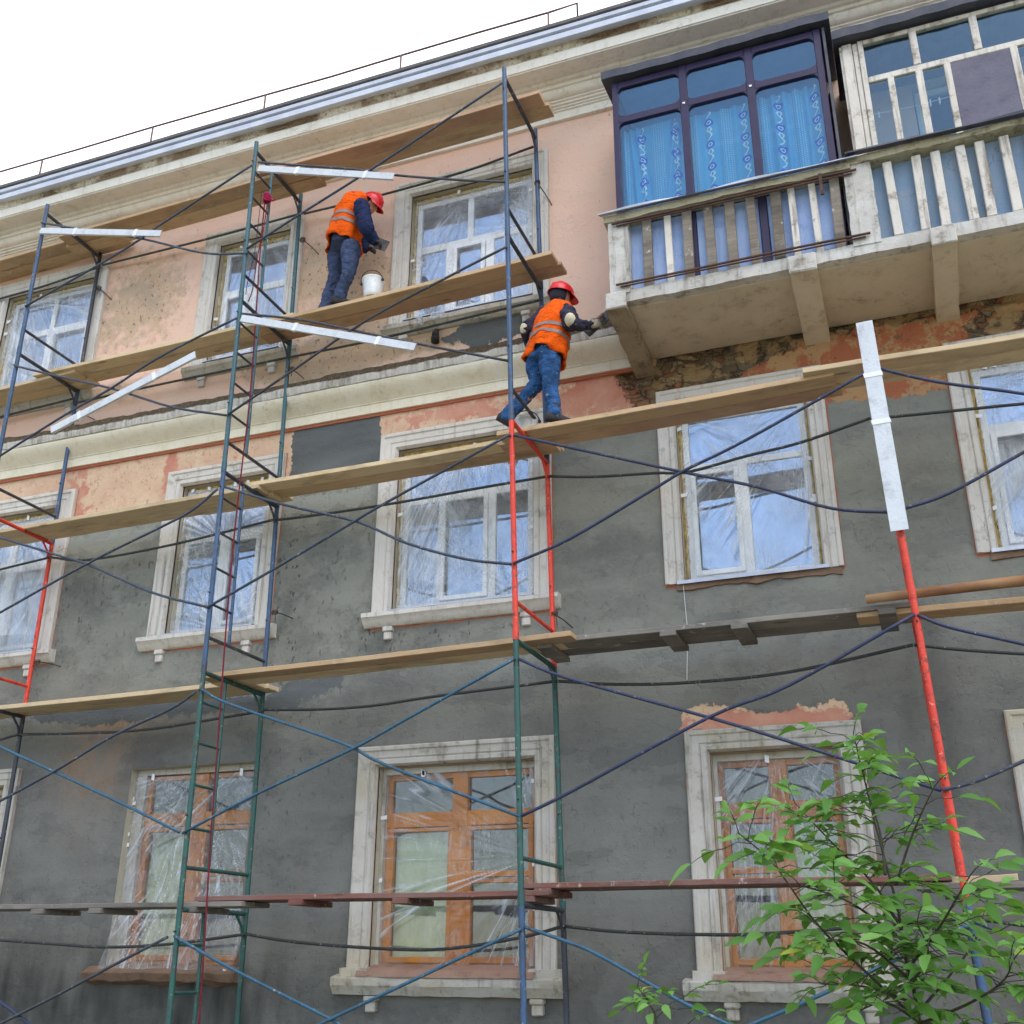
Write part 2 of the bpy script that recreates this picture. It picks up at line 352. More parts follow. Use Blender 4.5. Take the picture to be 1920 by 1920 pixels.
def mk_wood(name, c1, c2, knot, c3=None, rough=.75, wear=0):
    b = Mat(name); P = b.pos((.35, 7, 7), rnd=True)
    g = b.noise(4, 6, P, rough=.65, dist=.6); f = b.noise(22, 5, P, rough=.7); big = b.noise(1.1, 3, b.pos(rnd=True))
    c = b.mix(b.mr(g, .32, .68), lin(c1), lin(c2))
    if c3: c = b.mix(b.mr(big, .42, .62), c, lin(c3))
    kn = b.vor(1.5, b.pos((.9, 3, 3), rnd=True)); kn = b.mr(kn, .05, .11, 1, 0)
    c = b.mix(b.math('MULTIPLY', kn, .75), c, lin(knot))
    c = b.mix(b.mr(f, .58, .72, 0, .45), c, lin(knot))
    rb_ = b.n('ObjectInfo').outputs['Random']
    c = b.mix(1.0, c, b.mix(rb_, (.78, .76, .74, 1), (1.08, 1.06, 1.02, 1)), 'MULTIPLY')
    st_ = b.noise(2.6, 7, b.pos((.6, 1.5, 1.5), rnd=True), rough=.7)
    c = b.mix(b.mr(st_, .5, .68, 0, .55), c, lin([x*.62 for x in c2]))
    c = b.mix(b.mr(b.noise(7, 6, b.pos((.4, 1.4, 1.4), rnd=True), rough=.75), .58, .66, 0, .5), c, lin((150, 144, 136)))
    if wear:
        c = b.mix(b.mr(b.noise(9, 7, b.pos(rnd=True), rough=.75), .6, .66, 0, wear), c, lin((206, 202, 194)))
    return b.pbr(c, rough, b.bump(b.math('ADD', g, f), .35, .006), spec=.3)
M['pine'] = mk_wood('fresh_pine', (226, 206, 172), (212, 186, 148), (150, 116, 84), (218, 198, 164))
M['pine2'] = mk_wood('used_pine', (208, 182, 146), (190, 160, 124), (112, 84, 60), (198, 168, 134), wear=.5)
M['pinered'] = mk_wood('ruddy_pine', (198, 164, 136), (208, 176, 144), (126, 92, 70), (186, 150, 124))
M['greywood'] = mk_wood('weathered_wood', (128, 124, 120), (104, 100, 98), (66, 60, 58), (142, 138, 132), wear=.6)
M['redwood'] = mk_wood('reddish_board', (134, 92, 82), (112, 78, 74), (70, 50, 48), (128, 104, 98), wear=.6)
M['log'] = mk_wood('bark_log', (146, 98, 66), (108, 70, 48), (70, 50, 40), (176, 140, 104))
M['brownframe'] = mk_wood('varnished_frame', (198, 124, 44), (168, 98, 32), (104, 62, 28), (202, 134, 56), rough=.45)
M['fence_w'] = mk_wood('baluster_wood', (142, 132, 122), (98, 90, 82), (58, 50, 44), (168, 160, 150), wear=.8)
M['oldwhite'] = mk_stucco('flaking_white_paint', (226, 220, 212), (204, 196, 184), (98, 84, 72), .85, .95, 1)
def mk_plain(name, c, rough=.6, var=.12, scale=8, spec=.4, bump=.15, **kw):
    b = Mat(name); n1 = b.noise(scale, 6, b.pos(rnd=True), rough=.65)
    c0 = lin([x*(1-var) for x in c]); c1 = lin([min(255, x*(1+var)) for x in c])
    return b.pbr(b.mix(b.mr(n1, .3, .7), c0, c1), rough, b.bump(b.noise(scale*7, 4), bump, .006), spec=spec, **kw)
M['pvc'] = mk_plain('white_pvc', (246, 247, 248), .4, .03)
M['purple'] = mk_plain('purple_frame', (46, 38, 70), .45, .12)
M['foam'] = mk_plain('mounting_foam', (186, 162, 98), .9, .22, 14, bump=1)
M['rubberdark'] = mk_plain('dark_rubber', (44, 42, 44), .8)
M['bluesheet'] = mk_stucco('blue_painted_sheet', (124, 150, 178), (140, 158, 178), (160, 158, 156), .6, .5, .5)
M['frost'] = mk_stucco('frosted_panel', (176, 196, 232), (150, 176, 224), (110, 130, 176), .6, .4, 0)
M['mesh'] = mk_stucco('mosquito_mesh', (122, 118, 132), (104, 102, 118), (84, 82, 96), .2, .5, .2)
M['room'] = mk_plain('room_interior', (110, 114, 124), .9)
M['curtain_green'] = mk_plain('pale_green_curtain', (222, 222, 204), .9, .06)
M['curtain_blue'] = None
M['brickmess'] = mk_stucco('sill_rubble', (142, 116, 98), (120, 98, 82), (88, 66, 54), .2, .7, .9)
M['sillred'] = mk_stucco('red_stained_sill', (158, 132, 118), (146, 114, 98), (104, 80, 68), .3, .6, .6)
M['rope'] = mk_plain('red_rope', (112, 26, 44), .9, .2, 40)
M['ropedark'] = mk_plain('dark_cord', (92, 44, 58), .9, .2, 40)
M['wire'] = mk_plain('rusty_wire', (70, 58, 54), .7)
M['white'] = mk_plain('white_plastic', (236, 236, 236), .5, .03)
# glass and film
def mk_glass(name, tint=(.82, .88, .95), rough=.02, base=.06, gc=(1, 1, 1), wave=.05):
    b = Mat(name); fr = b.schlick()
    nr = b.bump(b.noise(1.2, 2), .08, wave)
    t = b.n('BsdfTransparent', {'Color': tint+(1,)}).outputs[0]
    g = b.n('BsdfGlossy', {'Color': gc+(1,), 'Roughness': rough, 'Normal': nr}).outputs[0]
    m = b.n('MixShader', {0: b.math('MULTIPLY_ADD', fr, 1.4, base), 1: t, 2: g}).outputs[0]
    b.nt.links.new(m, b.out.inputs[0]); return b.m
M['glass'] = mk_glass('window_glass', (.5, .62, .82), .02, .40, (.68, .84, 1), .03)
M['glass_clear'] = mk_glass('balcony_glass', (.88, .97, 1.0), .01, .03, (.55, .78, 1), .015)
M['glass_low'] = mk_glass('old_glass', (.78, .82, .74), .03, .03)
def mk_film(name, dens=.28, ang=.3, milky=.2, crw=.55):
    b = Mat(name)
    w = b.noise(3.2, 6, b.pos((5, 1, .55), (0, ang, 0), rnd=True), rough=.6, dist=.5)
    w2 = b.noise(5, 6, b.pos((2.2, 1, 1.2), (0, -ang*1.7, 0), rnd=True), rough=.7, dist=1.2)
    ridge = b.mr(b.math('ABSOLUTE', b.math('SUBTRACT', w, .5)), 0, .05, 1, 0)
    ridge2 = b.mr(b.math('ABSOLUTE', b.math('SUBTRACT', w2, .5)), 0, .022, 1, 0)
    cl = b.noise(1.3, 3, b.pos(rnd=True))
    gate = b.mr(cl, .4, .62)
    cr = b.math('MAXIMUM', b.math('MULTIPLY', b.math('MAXIMUM', b.math('MULTIPLY', ridge, .5), b.math('MULTIPLY', ridge2, .45)), gate), b.attr('crease'))
    nr = b.bump(b.math('ADD', w, b.math('MULTIPLY', w2, .7)), .55, .06)
    t = b.n('BsdfTransparent', {'Color': (.98, .99, 1, 1)}).outputs[0]
    df = b.n('BsdfDiffuse', {'Color': (.84, .91, 1, 1), 'Normal': nr}).outputs[0]
    tl = b.n('BsdfTranslucent', {'Color': (.8, .85, .95, 1), 'Normal': nr}).outputs[0]
    gl = b.n('BsdfGlossy', {'Color': (1, 1, 1, 1), 'Roughness': .16, 'Normal': nr}).outputs[0]
    d2 = b.n('MixShader', {0: .35, 1: df, 2: tl}).outputs[0]
    m1 = b.n('MixShader', {0: b.math('MULTIPLY_ADD', cr, crw, b.math('MULTIPLY', b.mr(cl, .35, .75), milky)), 1: t, 2: d2}).outputs[0]
    fr = b.schlick(nr)
    m2 = b.n('MixShader', {0: b.math('MULTIPLY_ADD', fr, .9, dens*.12), 1: m1, 2: gl}).outputs[0]
    b.nt.links.new(m2, b.out.inputs[0]); return b.m
M['film_a'] = mk_film('plastic_film', .5, .35, .42)
M['film_b'] = mk_film('plastic_film_milky', .4, -.45, .35)
M['film_scrap'] = mk_film('plastic_scrap_film', .05, .4, .9)
M['film_low'] = mk_film('plastic_film_thin', .06, .28, .03, .7)
FILMV = {k: mk_film('plastic_film', .5, a_, m_, c_) for k, a_, m_, c_ in (('A3', .5, .6, .5), ('B3', .1, .5, .4), ('C3', -.6, .6, .6), ('A2', .9, .75, .45), ('B2', -.3, .62, .7), ('C2', .25, .44, .6), ('D2', .75, .40, .65), ('E2', -.5, .75, .5))}
def mk_curtain():
    b = Mat('blue_patterned_curtain'); P = b.pos()
    sx = b.n('SeparateXYZ', {0: P}); x = sx.outputs[0]; z = sx.outputs[2]
    # twisted vines every 0.36 m with round blossoms, dotted bands between
    xm = b.math('SUBTRACT', b.math('FRACT', b.math('DIVIDE', b.math('ADD', x, 10), .33)), .5)
    xm = b.math('MULTIPLY', xm, .33)
    zz = b.math('FRACT', b.math('DIVIDE', z, .26))
    sn = b.math('MULTIPLY', b.math('SINE', b.math('MULTIPLY', z, 2*PI/.13)), .02)
    l1 = b.math('LESS_THAN', b.math('ABSOLUTE', b.math('SUBTRACT', xm, sn)), .009)
    l2 = b.math('LESS_THAN', b.math('ABSOLUTE', b.math('ADD', xm, sn)), .009)
    vine = b.math('MULTIPLY', b.math('MAXIMUM', l1, b.math('MULTIPLY', l2, b.math('GREATER_THAN', zz, .75))), b.math('GREATER_THAN', zz, .42))
    dz = b.math('MULTIPLY', b.math('SUBTRACT', zz, .2), .26)
    rr = b.math('SQRT', b.math('ADD', b.math('POWER', xm, 2.), b.math('POWER', dz, 2.)))
    fl = b.math('LESS_THAN', rr, .045); ring = b.math('MULTIPLY', b.math('GREATER_THAN', rr, .013), b.math('LESS_THAN', rr, .024))
    xd = b.math('ABSOLUTE', b.math('SUBTRACT', b.math('ABSOLUTE', xm), .135))
    dm = b.n('CombineXYZ', {0: b.math('SUBTRACT', b.math('FRACT', b.math('DIVIDE', x, .022)), .5), 1: b.math('SUBTRACT', b.math('FRACT', b.math('DIVIDE', z, .026)), .5), 2: 0.}).outputs[0]
    dots = b.math('MULTIPLY', b.math('LESS_THAN', b.n('VectorMath', {0: dm}, operation='LENGTH').outputs['Value'], .26), b.math('LESS_THAN', xd, .033))
    c = b.mix(b.noise(6, 4), lin((64, 184, 255)), lin((120, 214, 255)))
    c = b.mix(fl, c, lin((16, 92, 220)))
    wht = b.math('MAXIMUM', b.math('MAXIMUM', vine, ring), b.math('MULTIPLY', dots, .7))
    c = b.mix(wht, c, lin((236, 248, 255)))
    d = b.n('BsdfDiffuse', {'Color': c}).outputs[0]; tl = b.n('BsdfTranslucent', {'Color': c}).outputs[0]
    t = b.n('BsdfTransparent', {'Color': (.75, .88, 1, 1)}).outputs[0]
    a = b.n('MixShader', {0: .4, 1: d, 2: tl}).outputs[0]
    op = b.math('MAXIMUM', b.math('MAXIMUM', b.math('MULTIPLY', wht, .95), b.math('MULTIPLY', fl, .9)), .72)
    m = b.n('MixShader', {0: op, 1: t, 2: a}).outputs[0]
    b.nt.links.new(m, b.out.inputs[0]); M['curtain_blue'] = b.m
mk_curtain()
def mk_leaf():
    b = Mat('leaf_green'); r = b.attr('rnd'); n1 = b.noise(5, 3)
    c = b.mix(r, lin((66, 112, 42)), lin((116, 162, 82)))
    c = b.mix(b.mr(n1, .4, .7, 0, .4), c, lin((92, 142, 66)))
    c = b.mix(b.mr(r, .982, .99), c, lin((168, 176, 72)))
    p = b.n('BsdfPrincipled', {'Base Color': c, 'Roughness': .5, 'Specular IOR Level': .35}).outputs[0]
    tl = b.n('BsdfTranslucent', {'Color': b.mix(.5, c, lin((140, 190, 60)))}).outputs[0]
    m = b.n('MixShader', {0: .3, 1: p, 2: tl}).outputs[0]
    b.nt.links.new(m, b.out.inputs[0]); M['leaf'] = b.m
mk_leaf()
M['bark'] = mk_plain('twig_bark', (62, 58, 46), .85, .2, 20)
# people
def mk_cloth(name, c, var=.2, folds=.6, spots=None, rough=.9):
    b = Mat(name); n1 = b.noise(7, 5, rough=.6); w = b.noise(11, 4, b.pos((1, 1, 2.2)), dist=1.5)
    col = b.mix(b.mr(n1, .3, .7), lin([x*(1-var) for x in c]), lin([min(255, x*(1+var)) for x in c]))
    if spots: col = b.mix(b.mr(b.noise(22, 5, rough=.7), .64, .67), col, lin(spots))
    return b.pbr(col, rough, b.bump(b.math('ADD', w, b.math('MULTIPLY', b.noise(60, 3), .15)), folds, .03), spec=.2)
M['jeans'] = mk_cloth('blue_jeans', (48, 84, 130), .26, 1.0, (184, 194, 200))
M['trousers'] = mk_cloth('navy_trousers', (70, 82, 112), .12, .9)
M['jacket'] = mk_cloth('navy_jacket', (34, 44, 78), .2, .7)
M['jacket2'] = mk_cloth('dark_jacket', (52, 50, 66), .25, .7, (120, 120, 126))
M['vest'] = mk_cloth('orange_vest', (255, 98, 14), .06, 1.0)
M['stripe'] = mk_cloth('reflective_stripe', (140, 128, 126), .1, .3, rough=.5)
M['skin'] = mk_plain('skin', (196, 140, 112), .6, .06)
M['glove'] = mk_plain('work_glove', (150, 140, 124), .9, .25, 20)
M['darkglove'] = mk_plain('dark_glove', (58, 54, 58), .9, .25, 20)
M['pad'] = mk_plain('beige_pad', (196, 186, 160), .9, .12, 16)
M['helmet'] = mk_plain('red_helmet', (214, 30, 40), .3, .06, 5, .5, .03)
M['band'] = mk_plain('dark_scarf', (48, 46, 58), .9, .2, 14)
M['boot'] = mk_plain('dark_boot', (50, 48, 52), .8, .2, 14)
# ================================================================ setting
def mk_ground():
    b = Mat('yard_ground'); c = b.mix(b.mr(b.noise(1.2, 6), .45, .6), lin((130, 126, 118)), lin((104, 110, 82)))
    return b.pbr(c, .95, b.bump(b.noise(20, 5), .6, .03))
g = MB(); N = 24
xs = np.linspace(-60, 60, N); ys = np.linspace(-80, 40, N)
A = np.array([[(x, y, GZ-.0+(.04*(vnoise(x*.3, y*.3)-.5))) for y in ys] for x in xs])
tag(g.grid(A).build('ground', mk_ground()), 'trodden bare earth and grass of the yard below the scaffold', None, None, 'structure')
# ================================================================ the building
WIN = {  # outer edges of the surrounds: x0, x1, z0, z1
 'A3': (-7.99, -6.13, 6.05, 7.93), 'B3': (-4.65, -3.25, 6.05, 7.92), 'C3': (-2.04, -.17, 6.05, 7.94),
 'A2': (-7.93, -6.05, 2.75, 4.69), 'B2': (-4.74, -3.22, 2.76, 4.69), 'C2': (-2.05, -.17, 2.75, 4.70),
 'D2': (.90, 2.445, 2.71, 4.66), 'E2': (3.49, 5.3, 2.69, 4.66),
 'A1': (-7.98, -6.16, -.52, 1.46), 'B1': (-4.86, -3.12, -.52, 1.52), 'C1': (-2.10, -.165, -.52, 1.44), 'D1': (.995, 2.43, -.52, 1.40), 'E1': (3.49, 5.3, -.52, 1.40),
 'X3': (1.5, 2.6, 5.25, 7.6), 'Y3': (3.6, 4.6, 5.25, 7.6),
}
SW = .20; TOPW = .19
OPEN = {}
for k, (x0, x1, z0, z1) in WIN.items():
    if k in ('X3', 'Y3'): OPEN[k] = (x0, x1, z0, z1)
    elif k == 'B1': OPEN[k] = (x0+.14, x1-.14, z0, z1-.14)
    elif k in ('D2', 'E2'): OPEN[k] = (x0+.17, x1-.17, z0, z1-TOPW)
    else: OPEN[k] = (x0+SW, x1-SW, z0, z1-TOPW)
bld = thing('apartment_building', 'old three storey apartment house with half grey, half salmon facade under repair', 'building', (0, YW, GZ))
X0, X1, Z0, Z1 = -11.0, 6.5, GZ-.3, 8.62
def axis(lo, hi, flo, fhi, fine, coarse, extra):
    a = list(np.arange(flo, fhi, fine))+list(np.arange(lo, flo, coarse))+list(np.arange(fhi, hi, coarse))+[hi]
    a = np.array(sorted(a)); ex = np.array(sorted(set(extra)))
    keep = np.min(np.abs(a[:, None]-ex[None]), axis=1) > fine*.45
    return np.array(sorted(list(a[keep])+list(ex)))
gx = axis(X0, X1, -8.6, 5.0, .03, .2, [v for o in OPEN.values() for v in o[:2]])
gz = axis(Z0, Z1, -1.1, 8.62, .03, .2, [v for o in OPEN.values() for v in o[2:]])
GX, GZZ = np.meshgrid(gx, gz, indexing='ij'); nx, nz = GX.shape
PX = GX.ravel(); PZ = GZZ.ravel()
grey_main = sd_poly(PX, PZ, wpoly([(-700, 1090), (0, 1022), (115, 1003), (220, 985), (300, 965), (420, 935), (545, 903), (548, 830), (553, 803), (640, 790), (716, 776), (717, 842), (1030, 858), (1040, 835), (1160, 812), (1232, 772), (1545, 757), (1612, 752), (1760, 735), (2300, 640), (2300, 2600), (-700, 2600)]))
keep_old = sd_poly(PX, PZ, wpoly([(1276, 1372), (1277, 1330), (1318, 1318), (1370, 1326), (1430, 1336), (1530, 1324), (1560, 1312), (1583, 1314), (1592, 1340), (1592, 1360)]))
f3patch = sd_poly(PX, PZ, wpoly([(829, 634), (853, 623), (857, 611), (887, 598), (985, 584), (986, 625), (893, 655), (867, 643), (832, 643)]))
A_grey = np.maximum(np.minimum(grey_main, -keep_old), f3patch)
A_grey = np.clip(A_grey*1.6, -.6, .6)
fresh = np.maximum(sd_poly(PX, PZ, wpoly([(550, 800), (720, 770), (718, 850), (705, 905), (600, 912), (540, 915)])), f3patch)
fresh = np.maximum(fresh, sd_poly(PX, PZ, wpoly([(60, 1345), (110, 1322), (330, 1300), (500, 1310), (560, 1270), (640, 1262), (640, 1285), (540, 1330), (300, 1345), (180, 1362), (70, 1350)])))
lightp = sd_poly(PX, PZ, wpoly([(500, 945), (560, 925), (700, 905), (704, 950), (650, 955), (540, 975), (500, 985)]))
lightp = np.maximum(lightp, sd_poly(PX, PZ, wpoly([(115, 1010), (300, 985), (290, 1010), (230, 1035), (150, 1040), (118, 1050)])))
brick = sd_poly(PX, PZ, wpoly([(1150, 590), (1190, 692), (1226, 690), (1232, 662), (1340, 642), (1440, 612), (1492, 622), (1482, 650), (1440, 665), (1412, 690), (1380, 705), (1236, 738), (1234, 778), (1204, 775), (1180, 750), (1152, 705), (1140, 650)]))
brick = np.maximum(brick, sd_poly(PX, PZ, wpoly([(1818, 600), (1860, 588), (1920, 575), (2100, 540), (2100, 595), (1920, 615), (1840, 626), (1822, 620)])))
brick = np.maximum(brick, sd_poly(PX, PZ, wpoly([(1200, 640), (1400, 600), (1600, 560), (2100, 470), (2100, 540), (1740, 598), (1600, 618), (1440, 648), (1230, 680)]))-.02)
brick = np.maximum(brick, -.3)
def gauss(px, py, rx, rz, a=1):
    c = at(px, py, YW); return a*np.exp(-(((PX-c[0])/rx)**2+((PZ-c[2])/rz)**2))
beige = gauss(270, 560, .85, .95, .72)+gauss(150, 640, .5, .5, .3)+gauss(590, 510, .3, .6, .9)+gauss(690, 560, .3, .6)+gauss(680, 480, .3, .5, .7)+gauss(640, 660, .9, .28, 1.0)+gauss(560, 680, .8, .25, .8)+gauss(820, 640, .5, .15, .6)+gauss(200, 740, .8, .18, .6)+gauss(1110, 360, .25, .4, .3)
red = .25+gauss(1430, 1352, .9, .09, .55)+gauss(1120, 740, .5, .3, .5)+gauss(860, 770, .8, .15, .35)+gauss(140, 930, .2, .5, .4)+gauss(320, 880, .12, .4, .35)
deep = np.clip((PX-.75)*4, 0, 1)*(PZ < 5.15)*(PZ > 3.6)
tan = gauss(190, 1400, .5, .35)+gauss(170, 1450, .4, .5, .8)+gauss(240, 1340, .5, .2, .5)
mott = np.clip(gauss(250, 1090, 1.6, .9)+gauss(600, 1050, .9, 1.0)+gauss(860, 1190, 1.4, .25)+gauss(540, 1400, .4, 1.2, .7), 0, 1)
damp_dark = np.clip(gauss(1740, 1320, .18, .7, .8)+gauss(430, 1890, .8, .45, 1.3)+gauss(300, 1600, .3, .6, .3)+gauss(1200, 1880, .9, .3, .4)+gauss(80, 1880, 2.2, .5, .6)+gauss(60, 1840, .8, .5, .5)+gauss(1740, 1150, .2, .2, .5), 0, 1)  # damp patches, plus a broad darkening towards the ground at left
rim = np.full(PX.shape, -1.)
for k, (x0, x1, z0, z1) in WIN.items():
    if k in ('X3', 'Y3', 'B1', 'C3', 'B3', 'A3'): continue
    d = np.maximum(np.maximum(x0-PX, PX-x1), np.maximum(z0-(.16 if k[0] not in 'DE' or k[1] == '1' else .015)-PZ, PZ-z1))
    rim = np.maximum(rim, (.006 if k[1] == '1' else .014)-d)
rim = np.clip(rim, -.3, .3)
dy = -.012*(fbm(PX*1.3, PZ*1.3, 3)-.5)*2
dy += np.where(A_grey > 0, -.006, 0)+np.where(brick > 0, np.minimum(brick, .05)*.9+.09*(fbm(PX*6, PZ*10, 11)-.42)+.03*(vnoise(PX*17, PZ*24, 13)-.5), 0)
edge_m = np.ones(PX.shape)
for o in OPEN.values():
    d = np.maximum(np.maximum(o[0]-PX, PX-o[1]), np.maximum(o[2]-PZ, PZ-o[3])); edge_m *= np.clip(d/.08, 0, 1)
V = np.stack([PX, np.full(PX.shape, YW)+dy*edge_m, PZ], 1)
idx = np.arange(nx*nz).reshape(nx, nz)
cx = (gx[:-1]+gx[1:])/2; cz = (gz[:-1]+gz[1:])/2; CX, CZ = np.meshgrid(cx, cz, indexing='ij')
hole = np.zeros(CX.shape, bool)
for o in OPEN.values(): hole |= (CX > o[0]) & (CX < o[1]) & (CZ > o[2]) & (CZ < o[3])
q = np.stack([idx[:-1, :-1], idx[1:, :-1], idx[1:, 1:], idx[:-1, 1:]], -1)[~hole]
me = bpy.data.meshes.new('wall')
me.vertices.add(len(V)); me.vertices.foreach_set('co', V.ravel())
me.loops.add(q.size); me.loops.foreach_set('vertex_index', q.ravel().astype(np.int32))
me.polygons.add(len(q)); me.polygons.foreach_set('loop_start', np.arange(0, q.size, 4, dtype=np.int32))
me.update(calc_edges=True); me.polygons.foreach_set('use_smooth', [True]*len(q))
for nm, arr in (('grey', A_grey), ('fresh', np.maximum(fresh, -.6)), ('lightp', np.maximum(lightp, -.6)-.04), ('brick', brick), ('beige', beige), ('red', red), ('deep', deep), ('tan', tan), ('mottle', mott), ('damp_dark', damp_dark), ('rim', rim)):
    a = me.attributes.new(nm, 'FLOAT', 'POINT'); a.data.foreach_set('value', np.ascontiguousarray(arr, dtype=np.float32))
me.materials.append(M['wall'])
wall = bpy.data.objects.new('wall', me); COL.objects.link(wall); wall.parent = bld; wall.location = (0, -YW, -GZ)
# reveals, room interiors behind the openings, back mass of the house
def opening_parts(k, fr):
    x0, x1, z0, z1 = OPEN[k]; rv = MB(); rm = MB()
    y0, y1 = YW, YW+.30
    rv.add([(x0, y1, z0), (x0, y0, z0), (x0, y0, z1), (x0, y1, z1), (x1, y1, z1), (x1, y0, z1), (x1, y0, z0), (x1, y1, z0)], [(0, 1, 2, 3), (3, 2, 5, 4), (4, 5, 6, 7), (7, 6, 1, 0)])
    a, b_, c, d = x0-.5, x1+.5, z0-.8, z1+.5; ya, yb = y1+.002, y1+2.6
    rm.add([(a, ya, c), (b_, ya, c), (b_, ya, d), (a, ya, d), (a, yb, c), (b_, yb, c), (b_, yb, d), (a, yb, d)], [(4, 5, 6, 7), (0, 4, 7, 3), (1, 2, 6, 5), (3, 7, 6, 2), (0, 1, 5, 4)])
    rv.build('reveal', M['reveal'], fr, recalc=False); rm.build('room', M['room'], fr, recalc=False)
# ---- main cornice: one profile run along the eaves
def run_profile(name, prof, x0, x1, m, step=.06, disp=None, attr=None, sm=False):
    xs = np.arange(x0, x1+step, step); P = np.array(prof)
    A = np.zeros((len(xs), len(P), 3)); A[:, :, 0] = xs[:, None]; A[:, :, 1] = P[None, :, 0]; A[:, :, 2] = P[None, :, 1]
    if disp is not None: disp(A, xs)
    o = MB().grid(A).build(name, m, bld, recalc=False)
    if attr is not None:
        a = o.data.attributes.new(attr[0], 'FLOAT', 'POINT'); a.data.foreach_set('value', np.tile(np.asarray(attr[1], np.float32), len(xs)))
    auto_smooth(o, 30); return o
Yw = YW+.01
CX0, CX1 = -11, 6.5
def wob(A, xs): A[:, :, 1] += .006*(fbm(xs*1.7, xs*0+3, 5)[:, None]-.5); A[:, :, 2] += .012*(fbm(xs*.8, xs*0+9, 6)[:, None]-.5)
def arc(c, r, a0, a1, n=6): return [(c[0]+r*math.cos(math.radians(a0+(a1-a0)*i/n)), c[1]+r*math.sin(math.radians(a0+(a1-a0)*i/n))) for i in range(n+1)]
prof = [(Yw, 8.275), (1.262, 8.275), (1.258, 8.375), (1.235, 8.378), (1.232, 8.392), (1.21, 8.395), (1.207, 8.41), (1.18, 8.413), (1.175, 8.43), (1.15, 8.435), (1.147, 8.45)]
prof += [(1.14-.075*math.sin(t*PI/2), 8.525-.075*math.cos(t*PI/2)) for t in np.linspace(0, 1, 7)]
prof += [(1.04, 8.53), (1.035, 8.565), (1.0, 8.57), (.985, 8.60), (.88, 8.602), (.878, 8.588), (.772, 8.586), (.768, 8.60), (.755, 8.60)]
prof += [(.742, 8.66), (.735, 8.70), (.728, 8.705)]
run_profile('cornice', prof, CX0, CX1, M['cornice'], .08, wob)
def crumb(A, xs):
    P_ = fbm(xs*.9, xs*0, 21); w = np.clip((P_-.42)*6, 0, 1)
    for j in range(1, A.shape[1]-1):
        A[:, j, 1] += w*.07*fbm(xs*9, xs*0+j*2.1, 31)+.008*fbm(xs*20, xs*0+j*3.3, 33)
        A[:, j, 2] += .02*(fbm(xs*11, xs*0+j*1.7, 35)-.5)
run_profile('cornice_edge', [(.727, 8.705), (.722, 8.72), (.718, 8.735), (.712, 8.75), (.706, 8.765), (.70, 8.782), (.69, 8.80)], CX0, CX1, M['crumble'], .03, crumb)
def gut(A, xs): A[:, :, 2] += .008*(fbm(xs*1.1, xs*0+1, 41)[:, None]-.5)
run_profile('gutter', [(.75, 8.795), (.645, 8.782), (.632, 8.786), (.625, 8.85), (.632, 8.858), (.66, 8.862), (.66, 8.878), (.622, 8.88), (.612, 8.884), (.606, 8.925), (.614, 8.932), (.64, 8.936)], CX0, CX1, M['zinc'], .3, gut)
run_profile('roof', [(.64, 8.932), (.60, 8.94), (.592, 8.945), (.59, 8.985), (.60, 8.995), (1.6, 9.30), (6.5, 11.0)], CX0, CX1, M['roofsheet'], .3, gut)
# ---- belt course
def bel(A, xs):
    wob(A, xs)
    e = np.clip((xs-.45)/.25, 0, 1)
    A[:, 2:-1, 1] += (e*e*.12)[:, None]*fbm(xs*8, xs*0, 51)[:, None]
bp = [(Yw, 4.985), (1.262, 4.985), (1.256, 5.085), (1.245, 5.092)]
bp += [(1.245-.115*math.sin(t*PI/2)-.01*t, 5.10+.19*t**.9) for t in np.linspace(0, 1, 10)]
bp += [(1.145, 5.292), (1.15, 5.30)]
run_profile('belt_course', bp, CX0, .74, M['belt'], .05, bel)
run_profile('belt_red_line', [(Yw, 4.955), (1.288, 4.955), (1.284, 4.984), (Yw, 4.9845)], CX0, .7, mk_stucco('brick_red_line', (178, 96, 72), (190, 126, 100), (140, 88, 70), .2, .6, .8))  # thin brick red strip along the lower edge of the belt
def led(A, xs):
    for j in range(1, A.shape[1]-1):
        k = j/(A.shape[1]-1)
        A[:, j, 2] += (.025+.06*k)*(fbm(xs*6, xs*0+j*1.9, 61)-.5)
        A[:, j, 1] += .05*(fbm(xs*7, xs*0+j*2.7, 63)-.4)*k
lp = [(1.15, 5.30), (1.118, 5.302), (1.108, 5.345), (1.106, 5.385), (1.112, 5.405), (1.118, 5.43), (1.128, 5.455), (1.15, 5.478), (1.19, 5.492), (1.25, 5.50), (YW+.04, 5.505)]
run_profile('belt_ledge', lp, CX0, .78, M['ledge'], .025, led, ('top', [0, 0, .1, .45, .8, 1, 1, 1, 1, 1, 1]))
# ---- windows
def sweep_surround(mb, x0, x1, z0, z1, w, prof, tw=None, bottom=False):
    """profile (u from outer edge inwards 0..1, d proud of the wall) mitred round left, top, right"""
    tw = tw or w
    path = []
    for u, d in prof:
        path.append([(x0+u*w, YW+.004-d, z0), (x0+u*w, YW+.004-d, z1-u*tw), (x1-u*w, YW+.004-d, z1-u*tw), (x1-u*w, YW+.004-d, z0)])
    n = len(prof)
    for s in range(3):
        k = 8
        A = np.zeros((k+1, n, 3))
        for i in range(k+1):
            for j in range(n):
                a = np.array(path[j][s]); b_ = np.array(path[j][s+1]); A[i, j] = a+(b_-a)*i/k
        mb.grid(A)
    for s in (0, 3): mb.add([path[j][s] for j in range(n)], [tuple(range(n))])
SPROF = [(0, 0), (0, .048), (.06, .058), (.2, .058), (.26, .044), (.56, .042), (.62, .03), (.68, .046), (.88, .046), (.96, .02), (1, .0), (1, -.02)]
